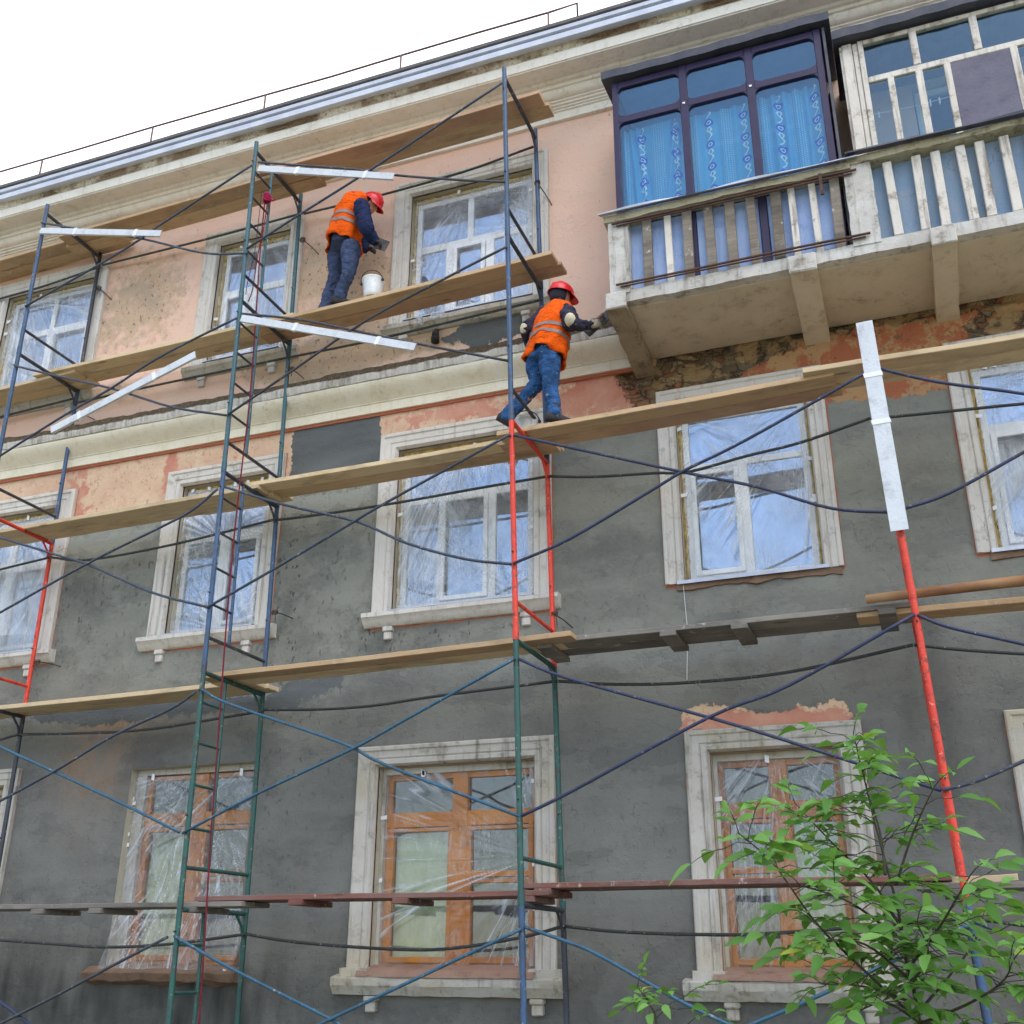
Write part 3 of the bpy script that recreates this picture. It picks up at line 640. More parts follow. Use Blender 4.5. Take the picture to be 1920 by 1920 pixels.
def pvc_frame(x0, x1, z0, z1, mull, y, fw=.055, m='pvc', name='window', parent=None, t=.06):
    """mull: list of ('v', u, za, zb) / ('h', w, ua, ub) in fractions of the frame; returns the frame object"""
    f = MB(); W_, H = x1-x0, z1-z0
    f.box(x0, x0+fw, y, y+t, z0, z1); f.box(x1-fw, x1, y, y+t, z0, z1)
    f.box(x0+fw, x1-fw, y+.001, y+t-.001, z0, z0+fw); f.box(x0+fw, x1-fw, y+.001, y+t-.001, z1-fw, z1)
    for q_ in mull:
        k, c, a, b_, w = q_[:5]
        if k == 'v': f.box(x0+c*W_-w/2, x0+c*W_+w/2, y+.004, y+t-.003, z0+a*H+(fw if a == 0 else 0), z0+b_*H-(fw if b_ == 1 else 0))
        else: f.box(x0+a*W_+(fw if a == 0 else 0), x0+b_*W_-(fw if b_ == 1 else 0), y+.007, y+t-.006, z0+c*H-w/2, z0+c*H+w/2)
    for q_ in mull:      # opening sash: second inner frame
        if len(q_) > 5: pass
    return f.build(name, M[m], parent, bevel=.004)
def sash(f, x0, x1, z0, z1, y, w=.045, t=.03):
    f.box(x0, x0+w, y-t, y, z0, z1); f.box(x1-w, x1, y-t, y, z0, z1); f.box(x0+w, x1-w, y-t+.001, y, z0, z0+w); f.box(x0+w, x1-w, y-t+.001, y, z1-w, z1)
FRAMES = {
 'A3': [('h', .66, 0, 1, .09), ('v', .5, .66, 1, .07), ('v', .5, 0, .66, .1)],
 'B3': [('h', .62, 0, 1, .09), ('v', .5, .62, 1, .07), ('v', .46, 0, .62, .12)],
 'C3': [('h', .60, 0, 1, .09), ('v', .47, .60, 1, .07), ('v', .30, 0, .60, .10), ('v', .64, 0, .60, .10)],
 'A2': [('h', .66, 0, 1, .09), ('v', .5, 0, 1, .1)],
 'B2': [('h', .66, 0, 1, .09), ('v', .5, 0, .66, .12)],
 'C2': [('h', .70, 0, 1, .08), ('v', .30, 0, .70, .06), ('v', .69, 0, .70, .08)],
 'D2': [('h', .68, 0, 1, .06), ('v', .47, 0, .68, .09)],
 'E2': [('h', .66, 0, 1, .09), ('v', .5, 0, .66, .09)],
}
WLAB = {'A3': 'leftmost top floor', 'B3': 'narrow top floor', 'C3': 'wide top floor'}
FD = .10
def film_sheet(name, label, x0, x1, z0, z1, y, m, anchors, amp=.022, seed=0, outz=None, flare=0):
    nx_, nz_ = 150, 190
    u = np.linspace(0, 1, nx_); w = np.linspace(0, 1, nz_); U_, W_ = np.meshgrid(u, w, indexing='ij')
    X = x0+U_*(x1-x0); Z = z0+W_*(z1-z0); D = np.zeros(X.shape); CRS = np.zeros(X.shape)
    for i, (ax, az, k, a) in enumerate(anchors):
        dx = X-(x0+ax*(x1-x0)); dz = Z-(z0+az*(z1-z0)); th = np.arctan2(dz, dx); r = np.hypot(dx, dz)
        D += a*np.abs(vnoise(th*k, r*.8, seed+i)-.5)*2*np.minimum(r/.35, 1)
        rg = np.clip(1-np.abs(vnoise(th*k*2.3, r*1.1, seed+i+40)-.5)/.10, 0, 1)*np.clip(r/.25, 0, 1)
        rg *= np.clip((fbm(th*k*.35, r*1.6, seed+i+60)-.44)*7, 0, 1)
        CRS = np.maximum(CRS, rg*min(a, 1))
    D += .6*fbm(X*2.1, Z*1.6, seed+9)+.25*fbm(X*9, Z*7, seed+12)
    e = np.minimum(np.minimum(U_, 1-U_)*8, np.minimum(W_, 1-W_)*8); e = np.clip(e, .15, 1)
    Y = y-amp*D*e-.006
    Y -= flare*np.clip(1-W_*2.4, 0, 1)**1.3
    Xo = X + .03*(1-W_)*flare*0
    Xo = X+.012*(vnoise(Z*9, X*0, seed+3)-.5)*(np.abs(U_-.5) > .48)
    o = MB().grid(np.stack([Xo, Y, Z], -1)).build(name, m, None, smooth=True, recalc=False)
    at_ = o.data.attributes.new('crease', 'FLOAT', 'POINT'); at_.data.foreach_set('value', np.ascontiguousarray(CRS.ravel(), dtype=np.float32))
    for i in range(9):
        e_ = random.choice('LRTB'); t_ = random.uniform(.05, .95); l_ = random.uniform(.04, .09)
        px_, pz_ = {'L': (x0, z0+t_*(z1-z0)), 'R': (x1, z0+t_*(z1-z0)), 'T': (x0+t_*(x1-x0), z1), 'B': (x0+t_*(x1-x0), z0)}[e_]
        i_ = int(np.clip((px_-x0)/(x1-x0)*(nx_-1), 0, nx_-1)); j_ = int(np.clip((pz_-z0)/(z1-z0)*(nz_-1), 0, nz_-1))
        hx, hz_ = (l_*.4, .018) if e_ in 'LR' else (.018, l_*.4)
        c_ = (px_+random.uniform(-.01, .01), Y[i_, j_]-.014, pz_)
        MB().obox(c_, (hx, 0, random.uniform(-.008, .008)), (0, .0012, 0), (0, 0, hz_)).build('tape_strip', M['tape'], o, bevel=0)
    return tag(o, label, 'plastic sheet', 'clear plastic sheets taped over the windows')
def strip_rough(x0, x1, z0, z1, y0, y1, amp, seed, vert=True):
    """an irregular foam strip"""
    n = 40; R = []
    for i in range(n+1):
        t = i/n; k = random.uniform(-amp, amp); j = random.uniform(-amp, amp)
        if vert:
            z = z0+t*(z1-z0); R.append([(x0, y1, z), (x0+k*.3, y0+j, z), (x1+k, y0-j, z), (x1, y1, z)])
        else:
            x = x0+t*(x1-x0); R.append([(x, y1, z1), (x, y0+j, z1+k*.3), (x, y0-j, z0+k), (x, y1, z0)])
    return R
TAPE = []
FILMS = []
for k in ('A3', 'B3', 'C3', 'A2', 'B2', 'C2', 'D2', 'E2'):
    x0, x1, z0, z1 = WIN[k]; ox0, ox1, oz0, oz1 = OPEN[k]; fl = k[1]
    gap = .035
    fx0, fx1 = ox0+gap, ox1-gap*.8; fz0, fz1 = oz0+.03, oz1-.06
    y = YW+FD
    fr = pvc_frame(fx0, fx1, fz0, fz1, FRAMES[k], y, parent=bld, fw=.06)
    opening_parts(k, fr)
    # sashes proud of the frame
    sm = MB()
    W_, H = fx1-fx0, fz1-fz0
    if k == 'C2': sash(sm, fx0+.31*W_, fx0+.665*W_, fz0+.06, fz0+.69*H, y)
    elif k == 'D2': sash(sm, fx0+.06, fx0+.44*W_, fz0+.06, fz0+.65*H, y)
    elif k == 'C3': sash(sm, fx0+.335*W_, fx0+.605*W_, fz0+.06, fz0+.57*H, y)
    elif k == 'B3': sash(sm, fx0+.06, fx0+.41*W_, fz0+.06, fz0+.59*H, y)
    elif k == 'E2': sash(sm, fx0+.06, fx0+.46*W_, fz0+.06, fz0+.63*H, y)
    elif k == 'A3': sash(sm, fx0+.54*W_, fx1-.06, fz0+.06, fz0+.63*H, y)
    else: sash(sm, fx0+.55*W_, fx1-.06, fz0+.06, fz0+.63*H, y)
    sm.build('sash', M['pvc'], fr, bevel=.003)
    MB().box(fx0+.05, fx1-.05, y+.025, y+.031, fz0+.05, fz1-.05).build('glass_pane', M['glass'], fr)
    s = MB(); sweep_surround(s, x0, x1, z0, z1, SW if k not in ('D2', 'E2') else .17, SPROF, TOPW)
    auto_smooth(s.build('surround', M['surround'], fr), 30)
    fo = MB()
    fo.rings(strip_rough(ox0+.002, fx0-.001, fz0, fz1, y-.012, y+.05, .012, 1)); fo.rings(strip_rough(ox1-.002, fx1+.001, fz0, fz1, y-.012, y+.05, -.008, 2))
    fo.rings(strip_rough(ox0+.01, ox1-.01, fz1+.001, oz1-.002, y-.012, y+.05, .012, 3, False))
    fo.build('foam_seam', M['foam'], fr)
    if k not in ('D2', 'E2'):
        sx0, sx1 = x0-.07, x1+.08
        if fl == '2':
            pr = [(YW+.02, z0-.005), (YW-.10, z0-.012), (YW-.118, z0-.02), (YW-.118, z0-.06), (YW-.10, z0-.075), (YW-.085, z0-.10), (YW-.06, z0-.135), (YW-.04, z0-.15), (YW+.02, z0-.152)]
        else:
            pr = [(YW+.02, z0-.02), (YW-.09, z0-.03), (YW-.10, z0-.04), (YW-.10, z0-.09), (YW-.075, z0-.11), (YW-.06, z0-.15), (YW-.03, z0-.17), (YW+.02, z0-.172)]
        A = np.array([[(xx, p[0]+.004*random.uniform(-1, 1), p[1]+.006*(fbm(xx*6, i, 3)-.5)) for i, p in enumerate(pr)] for xx in np.linspace(sx0, sx1, 40)])
        si = MB().grid(A); n = len(pr); si.add(A[0], [tuple(range(n))]); si.add(A[-1], [tuple(range(n))])
        auto_smooth(si.build('sill', M['surround_low'] if fl == '3' else M['surround'], fr), 30)
        zb = z0-.153 if fl == '2' else z0-.173
        for bx_ in (x0+.19, x1-.26):
            b_ = MB(); b_.box(bx_-.052, bx_+.052, YW-.06, YW+.01, zb-.05, zb); b_.box(bx_-.042, bx_+.042, YW-.045, YW+.01, zb-.13, zb-.05)
            b_.build('sill_bracket', M['surround'], fr, bevel=.008)
        # tin flashing folded over the sill
        MB().add([(ox0-.02, y-.005, z0+.025), (ox1+.02, y-.005, z0+.025), (ox1+.02, YW-.075, z0+.012), (ox0-.02, YW-.075, z0+.008), (ox0-.02, YW-.08, z0-.004), (ox1+.02, YW-.08, z0-.002)], [(0, 1, 2, 3), (3, 2, 5, 4)]).build('flashing', M['flash'], fr)
    else:
        b_ = MB(); R = []
        for xx in np.linspace(x0+.1, x1-.02, 40):
            t = .05*fbm(xx*7, 2, 5)
            R.append([(xx, YW+.1, z0+.02), (xx, YW-.02-t*.3, z0+.015), (xx, YW-.01-t*.5, z0-.03-t), (xx, YW+.1, z0-.06-t)])
        b_.rings(R).build('broken_sill', M['brickmess'], fr)
        MB().add([(ox0-.06, y-.005, z0+.05), (ox1+.05, y-.005, z0+.05), (ox1+.05, YW-.05, z0+.028), (ox0-.06, YW-.05, z0+.022), (ox0-.06, YW-.055, z0-.012), (ox1+.05, YW-.055, z0-.004)], [(0, 1, 2, 3), (3, 2, 5, 4)]).build('flashing', M['flash'], fr)
    FILMS.append((k, fx0, fx1, fz0, fz1, y-.035))
FL = {
 'A3': ('streaky plastic sheet over the leftmost top floor window', [(.1, 1, 9, .8), (.9, 0, 7, .8)], 'film_a'),
 'B3': ('plastic sheet over the narrow top floor window behind the red rope', [(.5, 1.1, 9, .5)], 'film_a'),
 'C3': ('plastic sheet over the wide top floor window right of the bucket', [(.45, .95, 10, .7), (1, .6, 7, .5)], 'film_a'),
 'A2': ('loosely swagged plastic sheet over the middle floor window at left edge of photo', [(.6, 1, 5, 1.4), (1, 1, 6, 1)], 'film_b'),
 'B2': ('crumpled plastic sheet gathered in fans over the middle floor window behind ladder', [(.55, .6, 9, 1.3), (.3, 1.05, 10, 1), (.6, 0, 8, .8)], 'film_b'),
 'C2': ('plastic sheet with loose folds over middle floor window below the striding worker', [(.5, 1.1, 11, .9), (.05, 0, 9, .6), (.95, 0, 8, .7)], 'film_a'),
 'D2': ('creased bluish plastic sheet over the middle floor window under the balcony', [(1, 1, 11, 1.0), (0, 1, 9, .7)], 'film_a'),
 'E2': ('plastic sheet over the middle floor window cut by right edge of photo', [(.1, .9, 8, .9), (.9, 1, 9, .6)], 'film_b'),
}
for (k, a, b_, c, d, y) in FILMS:
    film_sheet('plastic_sheet', FL[k][0], a-.01, b_+.01, c-.02, d+.01, y, FILMV[k], FL[k][1], seed=len(k)*7+ord(k[0])+ord(k[1])*3, amp={'A2': .06, 'B2': .05, 'C2': .04}.get(k, .03))
# ---- ground floor: brown double casements
def low_window(k):
    x0, x1, z0, z1 = WIN[k]; ox0, ox1, oz0, oz1 = OPEN[k]; y = YW+.15
    fx0, fx1, fz0, fz1 = ox0+(.12 if k == 'B1' else .035), ox1-.02, oz0+.04, oz1-.06
    f = MB(); W_, H = fx1-fx0, fz1-fz0
    def vb(u, a, b_, w, p=0): f.box(fx0+u*W_-w/2, fx0+u*W_+w/2, y-p, y+.06, fz0+a*H, fz0+b_*H)
    def hb(v, a, b_, w, p=0): f.box(fx0+a*W_, fx0+b_*W_, y-p, y+.055, fz0+v*H-w/2, fz0+v*H+w/2)
    vb(.018, 0, 1, .05, .002); vb(.982, 0, 1, .05, .002); hb(.016, 0, 1, .06); hb(.985, 0, 1, .05)
    vb(.5, 0, 1, .15, .02)
    hb(.755, 0, .46, .13, .012); hb(.755, .54, 1, .13, .012)
    hb(.70, .02, .46, .03, .02); hb(.70, .54, .98, .03, .02)
    side = (.54, .98) if k != 'D1' else (.02, .46)
    hb(.465, *side, .05, .012); hb(.43, *side, .03, .006)
    for s in ((.03, .45), (.55, .97)):        # casement stiles
        vb(s[0]+.012, 0.02, .73, .045, .014); vb(s[1]-.012, .02, .73, .045, .014); hb(.045, *s, .05, .013)
    fr = f.build('window', M['brownframe'], bld, bevel=.004)
    opening_parts(k, fr)
    MB().box(fx0+.02, fx1-.02, y+.026, y+.032, fz0+.02, fz1-.02).build('glass_pane', M['glass_low'], fr)
    h = MB(); h.box(ox0+.003, fx0, y-.05, y+.06, fz0, fz1); h.box(fx1, ox1-.003, y-.05, y+.06, fz0, fz1); h.box(ox0+.003, ox1-.003, y-.05, y+.06, fz1+.001, oz1-.002)
    h.build('box_lining', M['surround_low'], fr)
    if k != 'B1':
        s = MB(); sweep_surround(s, x0, x1, z0, z1, SW, SPROF, .19); auto_smooth(s.build('surround', M['surround_low'], fr), 30)
    if k != 'B1':
        sx0, sx1 = x0-.10, x1+.09
        pr = [(YW+.02, z0+.0), (YW-.12, z0-.02), (YW-.135, z0-.035), (YW-.13, z0-.09), (YW-.10, z0-.13), (YW-.08, z0-.165), (YW+.02, z0-.17)]
        A = np.array([[(xx, p[0]+.012*(fbm(xx*9, i*3, 8)-.5), p[1]+.016*(fbm(xx*7, i*2, 9)-.5)) for i, p in enumerate(pr)] for xx in np.linspace(sx0, sx1, 60)])
        si = MB().grid(A); n = len(pr); si.add(A[0], [tuple(range(n))]); si.add(A[-1], [tuple(range(n))])
        for xa, xb in ((x0-.03, x0+.23), (x1-.23, x1+.05)): si.box(xa, xb, YW-.10, YW+.01, z0-.02, z0+.05, .008)
        auto_smooth(si.build('sill', M['surround_low'], fr), 30)
        for bx_ in (x0+.26, x1-.16):
            b_ = MB(); b_.box(bx_-.06, bx_+.06, YW-.085, YW+.01, z0-.215, z0-.171); b_.box(bx_-.048, bx_+.048, YW-.065, YW+.01, z0-.30, z0-.215)
            b_.build('sill_bracket', M['surround_low'], fr, bevel=.01)
        A = np.array([[(xx, yy-.03*fbm(xx*5, i, 4), zz+.02*fbm(xx*6, i*3, 5)) for i, (yy, zz) in enumerate(((y-.01, z0+.07), (YW-.02, z0+.035), (YW-.10, z0+.01), (YW-.125, z0-.03)))] for xx in np.linspace(ox0-.06, ox1+.04, 30)])
        MB().grid(A).build('sill_sheet', M['sillred'], fr, smooth=True)
    else:
        R = []
        for xx in np.linspace(x0+.02, x1-.05, 50):
            t = fbm(xx*6, 1, 7); t2 = fbm(xx*9, 4, 8)
            R.append([(xx, YW+.14, z0+.06), (xx, YW-.05-.05*t, z0+.03+.02*t2), (xx, YW-.16-.05*t2, z0-.02*t), (xx, YW-.15, z0-.05-.05*t), (xx, YW-.02, z0-.08-.06*t2), (xx, YW+.1, z0-.06)])
        MB().rings(R).build('broken_sill', M['brickmess'], fr)
    return fx0, fx1, fz0, fz1, y
LOW = {k: low_window(k) for k in ('A1', 'B1', 'C1', 'D1', 'E1')}
LL = {
 'A1': ('plastic sheet over the ground floor window cut by left edge of photo', [(.5, 1, 6, .7)]),
 'B1': ('long white-streaked plastic sheet over ground floor window behind the ladder, draped over its sill', [(.55, 1.15, 26, .9), (.95, 1.1, 18, .7), (.1, .9, 9, .4)]),
 'C1': ('thin plastic sheet over brown ground floor window in the middle, torn folds at lower right', [(1, .55, 13, 1.1), (0, 1, 6, .3)]),
 'D1': ('thin plastic sheet over brown ground floor window behind the young tree', [(.5, 1.1, 12, .9), (.5, .5, 8, .5)]),
 'E1': ('plastic sheet over the ground floor window cut by right edge of photo', [(.5, 1, 6, .7)]),
}
for k, (a, b_, c, d, y) in LOW.items():
    if k == 'B1': film_sheet('plastic_sheet', LL[k][0], a-.12, b_+.06, c-.04, d-.02, y-.05, mk_film('plastic_film_streaked', .12, .2, .16, .9), LL[k][1], .05, 77, flare=.2)
    else: film_sheet('plastic_sheet', LL[k][0], a, b_, c-.02, d, y-.035, M['film_low'], LL[k][1], .03, ord(k[0]))
def curtain_sheet(name, label, x0, x1, z0, z1, y, m, waves=9, amp=.03, gather=None):
    u = np.linspace(0, 1, 120); w = np.linspace(0, 1, 40); U_, W_ = np.meshgrid(u, w, indexing='ij')
    X = x0+U_*(x1-x0); Z = z0+W_*(z1-z0)
    if gather is not None: X = X+gather(U_, W_)
    Y = y+amp*np.sin(U_*waves*2*PI+2*vnoise(W_*2, U_*3, 5))
    o = MB().grid(np.stack([X, Y, Z], -1)).build(name, m, None, smooth=True, recalc=False)
    return tag(o, label, 'curtain')
a, b_, c, d, y = LOW['C1']
curtain_sheet('curtain', 'pale greenish curtain behind left pane of the middle ground floor window', a+.05, a+.48*(b_-a), c+.03, c+.72*(d-c), y+.075, M['curtain_green'], 3, .012)
a, b_, c, d, y = LOW['D1']
curtain_sheet('curtain', 'grey-green curtain behind the ground floor window screened by the young tree', a+.55*(b_-a), b_-.03, c+.03, c+.74*(d-c), y+.085, mk_plain('grey_curtain', (186, 192, 178), .9), 4, .015)
a, b_, c, d, y = LOW['B1']
curtain_sheet('curtain', 'pale curtain behind lower left pane of the ground floor window behind the ladder', a+.03, a+.45*(b_-a), c+.03, c+.72*(d-c), y+.08, mk_plain('cream_curtain', (206, 204, 186), .9), 3, .015)
# ---- balcony with two glazed loggias (part of the house)
BY = .335           # front face of the slab
zs0, zs1 = 5.115, 5.235
sl = MB(); A = []
xa, xb = .71, 6.4
def rough_box(x0, x1, y0, y1, z0, z1, n=60, amp=.012, seed=0, zb=None):
    R = []
    for xx in np.linspace(x0, x1, n):
        j = lambda k: amp*(fbm(xx*6, k*3.1, seed)-.5)*2
        R.append([(xx, y0+j(1), z0+j(2)), (xx, y1, (z0 if zb is None else zb)+j(3)*.3), (xx, y1, z1), (xx, y0+j(4), z1+j(5)*.5)])
    return R
bal = MB().rings(rough_box(xa, xb, BY, YW+.06, zs0, zs1, 140, .010, 3, 5.08)).build('balcony', M['concrete'], bld)
auto_smooth(bal, 35)
MB().add([(xa+.16, BY+.10, zs0-.012), (xb, BY+.10, zs0-.012), (xb, YW+.03, 5.066), (xa+.16, YW+.03, 5.066), (xa+.16, BY+.10, zs0+.02), (xb, BY+.10, zs0+.02), (xb, YW+.03, 5.1), (xa+.16, YW+.03, 5.1)], [(0, 1, 2, 3), (4, 7, 6, 5), (0, 4, 5, 1), (1, 5, 6, 2), (2, 6, 7, 3), (3, 7, 4, 0)]).build('soffit_slab', M['soffit'], bal)
for i, (bx0, bx1) in enumerate(((.70, .885), (2.33, 2.555), (3.48, 3.67), (5.0, 5.2))):
    R = []
    for t in np.linspace(0, 1, 24):
        yy = BY-.03+t*(YW+.05-BY+.03); zb = 5.045-.15*t; j = lambda k: (.018 if i == 0 else .006)*(fbm(t*9, k*2.3, 5+i)-.5)*2
        R.append([(bx0+j(1), yy, zb+j(2)), (bx1+j(3), yy, zb+j(4)), (bx1+j(5)*.4, yy, zs1-.03), (bx0+j(6), yy, zs1-.03)])
    auto_smooth(MB().rings(R).build('cantilever_beam', M['soffit'] if i else M['beamrough'], bal), 35)
    MB().box(bx0-.004, bx1+.004, BY-.05, BY-.02, 5.04, zs1-.02, .006).build('beam_end', M['concrete'], bal, bevel=.01)
# parapet of the left loggia
def pillar(x0, x1, z0, z1):
    R = []
    for t in np.linspace(0, 1, 20):
        z = z0+t*(z1-z0); j = lambda k: .008*(fbm(t*8, k*2.9+x0, 9)-.5)*2
        R.append([(x0+j(1), BY-.01+j(2), z), (x1+j(3), BY-.01+j(4), z), (x1+j(5), BY+.14, z), (x0+j(6), BY+.14, z)])
    return auto_smooth(MB().rings(R).build('pillar', M['concrete'], bal), 40)
pillar(.735, .925, zs1-.03, 6.0); pillar(2.87, 3.10, zs1-.03, 6.05)
def baluster(x, z0, z1, w, m, tilt=0, y=BY+.02):
    b_ = MB(); x1_ = x+tilt
    b_.add([(x-w/2, y, z0), (x+w/2, y, z0), (x+w/2, y+.05, z0), (x-w/2, y+.05, z0), (x1_-w/2, y, z1), (x1_+w/2, y, z1), (x1_+w/2, y+.05, z1), (x1_-w/2, y+.05, z1)], [(0, 3, 2, 1), (4, 5, 6, 7), (0, 1, 5, 4), (1, 2, 6, 5), (2, 3, 7, 6), (3, 0, 4, 7)])
    b_.build('baluster', M[m], bal, bevel=.006)
BAL1 = [(1215, 'fence_w', .085), (1256, 'oldwhite', .062), (1291, 'fence_w', .085), (1334, 'fence_w', .085), (1373, 'fence_w', .09), (1415, 'fence_w', .08), (1460, 'fence_w', .095), (1492, 'oldwhite', .06), (1533, 'oldwhite', .06), (1572, 'fence_w', .085)]
for pxx, m, w in BAL1:
    p0 = at(pxx, 500-(pxx-1215)*.215, BY+.02)[0]; baluster(p0, zs1-.005, 5.99, w, m, random.uniform(-.012, .012))
for p_ in ((1672, 1657), (1722, 1705), (1760, 1745), (1812, 1790), (1845, 1830), (1893, 1877), (1940, 1925), (1985, 1970)):
    x_ = at(p_[0]+8, 400-(p_[0]-1672)*.22, BY+.02)[0]; baluster(x_, zs1+.02, 6.02, .075, 'oldwhite', random.uniform(-.015, .015))
hr = MB().rings(rough_box(.70, 2.93, BY-.03, BY+.16, 6.0, 6.07, 80, .016, 7)).build('handrail', M['mossy'], bal)
hr = MB().rings(rough_box(2.90, 6.4, BY-.03, BY+.16, 6.045, 6.115, 80, .018, 8)).build('handrail', M['mossy'], bal)
for zz, x_a, x_b in ((5.965, .78, 2.98), (5.29, .80, 3.02)):
    MB().tube([(x_a, BY-.035, zz), (1.5, BY-.04, zz-.006), (2.3, BY-.035, zz+.004), (x_b, BY-.035, zz)], .012, 6).build('angle_iron', M['rusty'], bal)
    MB().tube([(x_a+.04, BY-.03, zz-.026), (x_b-.04, BY-.03, zz-.026)], .009, 6).build('angle_iron', M['rusty'], bal)
MB().box(2.66, 2.69, BY-.05, BY-.03, 5.78, 6.0).build('hinge_plate', M['rusty'], bal)
MB().rings([[(xx, BY+.03, 6.135+.004*math.sin(xx*9)), (xx, BY-.085+.012*math.sin(xx*5), 6.082+.006*math.sin(xx*7)), (xx, BY-.09, 6.064), (xx, BY+.03, 6.125)] for xx in np.linspace(.66, 3.0, 40)]).build('flashing', M['flash'], bal)
MB().rings([[(xx, BY+.03, 6.178+.004*math.sin(xx*9)), (xx, BY-.095+.01*math.sin(xx*4), 6.128+.008*math.sin(xx*6)), (xx, BY-.10, 6.108), (xx, BY+.03, 6.165)] for xx in np.linspace(2.9, 6.4, 40)]).build('flashing', M['darksheet'], bal)
MB().box(3.1, 6.4, BY+.10, BY+.115, zs1, 6.04).build('parapet_sheet', M['bluesheet'], bal)
# left loggia: purple frame with rounded panes
gy = BY+.085
def rounded_hole_frame(rects, x0, x1, z0, z1, y0, y1, rad=.05):
    """a board with rounded holes, by filling between grid cells"""
    mb = MB()
    for (a, b_, c, d) in rects:
        pass
    return mb
gl = thing  # (not used)
X_L, X_R = .80, 2.83
zt0, zt1 = 5.24, 7.76
vx = [X_L, 1.51, 2.15, X_R]
fm = MB()
vw = [.055, .075, .075, .065]
for i, x_ in enumerate(vx):
    w = vw[i]; xa_ = x_ if i == 0 else (x_-w if i == 3 else x_-w/2); fm.box(xa_, xa_+w, gy, gy+.06, zt0, zt1)
glz = fm.build('loggia_frame', M['purple'], bld, bevel=.006)
ZH = [5.24, 6.02, 6.16, 7.28, 7.72]    # sill zone, transom
for i in range(3):
    a = vx[i]+(vw[0] if i == 0 else vw[i]/2); b_ = vx[i+1]-(vw[3] if i == 2 else vw[i+1]/2)
    for z0_, z1_ in ((5.24, 5.30), (6.0, 6.17), (7.24, 7.32), (7.68, 7.755)): MB().box(a, b_, gy+.003, gy+.056, z0_, z1_).build('transom', M['purple'], glz, bevel=.004)
    for (c, d) in ((6.17, 7.24), (7.32, 7.68)):          # rounded corners of the panes
        for (cx_, cz_, sx, sz) in ((a, c, 1, 1), (b_, c, -1, 1), (a, d, 1, -1), (b_, d, -1, -1)):
            r = .06; pts = [(cx_, cz_)]+[(cx_+sx*(r-r*math.cos(t)), cz_+sz*(r-r*math.sin(t))) for t in np.linspace(0, PI/2, 6)]
            n = len(pts); vs = [(p[0], gy+.006, p[1]) for p in pts]+[(p[0], gy+.05, p[1]) for p in pts]
            MB().add(vs, [tuple(range(n)), tuple(range(2*n-1, n-1, -1))]+[(k_, (k_+1) % n, (k_+1) % n+n, k_+n) for k_ in range(n)]).build('corner_fillet', M['purple'], glz)
MB().box(X_L+.02, X_R-.02, gy+.028, gy+.032, 6.1, 7.72).build('glass_pane', M['glass_clear'], glz)
for i in range(3): MB().box(vx[i]+.04, vx[i+1]-.04, gy+.022, gy+.034, 5.28, 6.02).build('lower_panel', M['frost'], glz)
for x_ in (1.51, 2.15): MB().box(x_-.012, x_+.012, gy-.008, gy+.003, 7.27, 7.29).build('catch', M['white'], glz)
for sx_ in (X_L+.03, X_R-.03):
    MB().box(sx_-.02, sx_+.02, gy+.061, YW+.02, 7.66, 7.75).build('side_rail', M['purple'], glz)
for sx_ in (X_L+.012, X_R-.03): MB().box(sx_, sx_+.018, gy+.062, YW, 5.25, 7.66).build('side_panel', M['purple'], glz)
lin_ = MB(); lin_.box(X_L+.035, X_R-.035, gy+.07, YW-.002, 7.70, 7.74); lin_.build('ceiling_board', mk_plain('sky_reflection_blue', (96, 168, 250), .6, .05), glz)  # board added; its blue imitates sky reflected in the upper panes
R = []
for xx in np.linspace(X_L-.09, X_R+.10, 40):
    s = .006*math.sin(xx*3)+.004*math.sin(xx*17)
    R.append([(xx, gy-.07, 7.775+s), (xx, YW+.02, 7.90), (xx, YW+.02, 7.98), (xx, gy-.08, 7.86+s*1.3)])
MB().rings(R).build('loggia_roof', M['darksheet'], glz)
MB().box(X_R+.02, X_R+.045, gy+.0, YW, 5.25, 7.76).build('edge_sheet', M['darksheet'], glz)
# curtains inside the left loggia
cy_ = gy+.12
curtain_sheet('curtain', 'blue patterned curtain hanging in two drawn lengths in the left loggia pane', vx[0]+.05, vx[1]-.03, 6.14, 7.22, cy_, M['curtain_blue'], 7, .02, lambda U_, W_: np.where(U_ < .5, -.10*W_*U_*2, .0)+np.where(U_ >= .5, .18*W_*(1-U_)*2-.0, 0))
curtain_sheet('curtain', 'blue patterned curtain flat across the middle loggia pane', vx[1]+.02, vx[2]-.02, 6.14, 7.20, cy_, M['curtain_blue'], 5, .012)
curtain_sheet('curtain', 'blue patterned curtain with draped top edge in the right loggia pane', vx[2]+.02, vx[3]-.06, 6.14, 7.21, cy_, M['curtain_blue'], 6, .02)
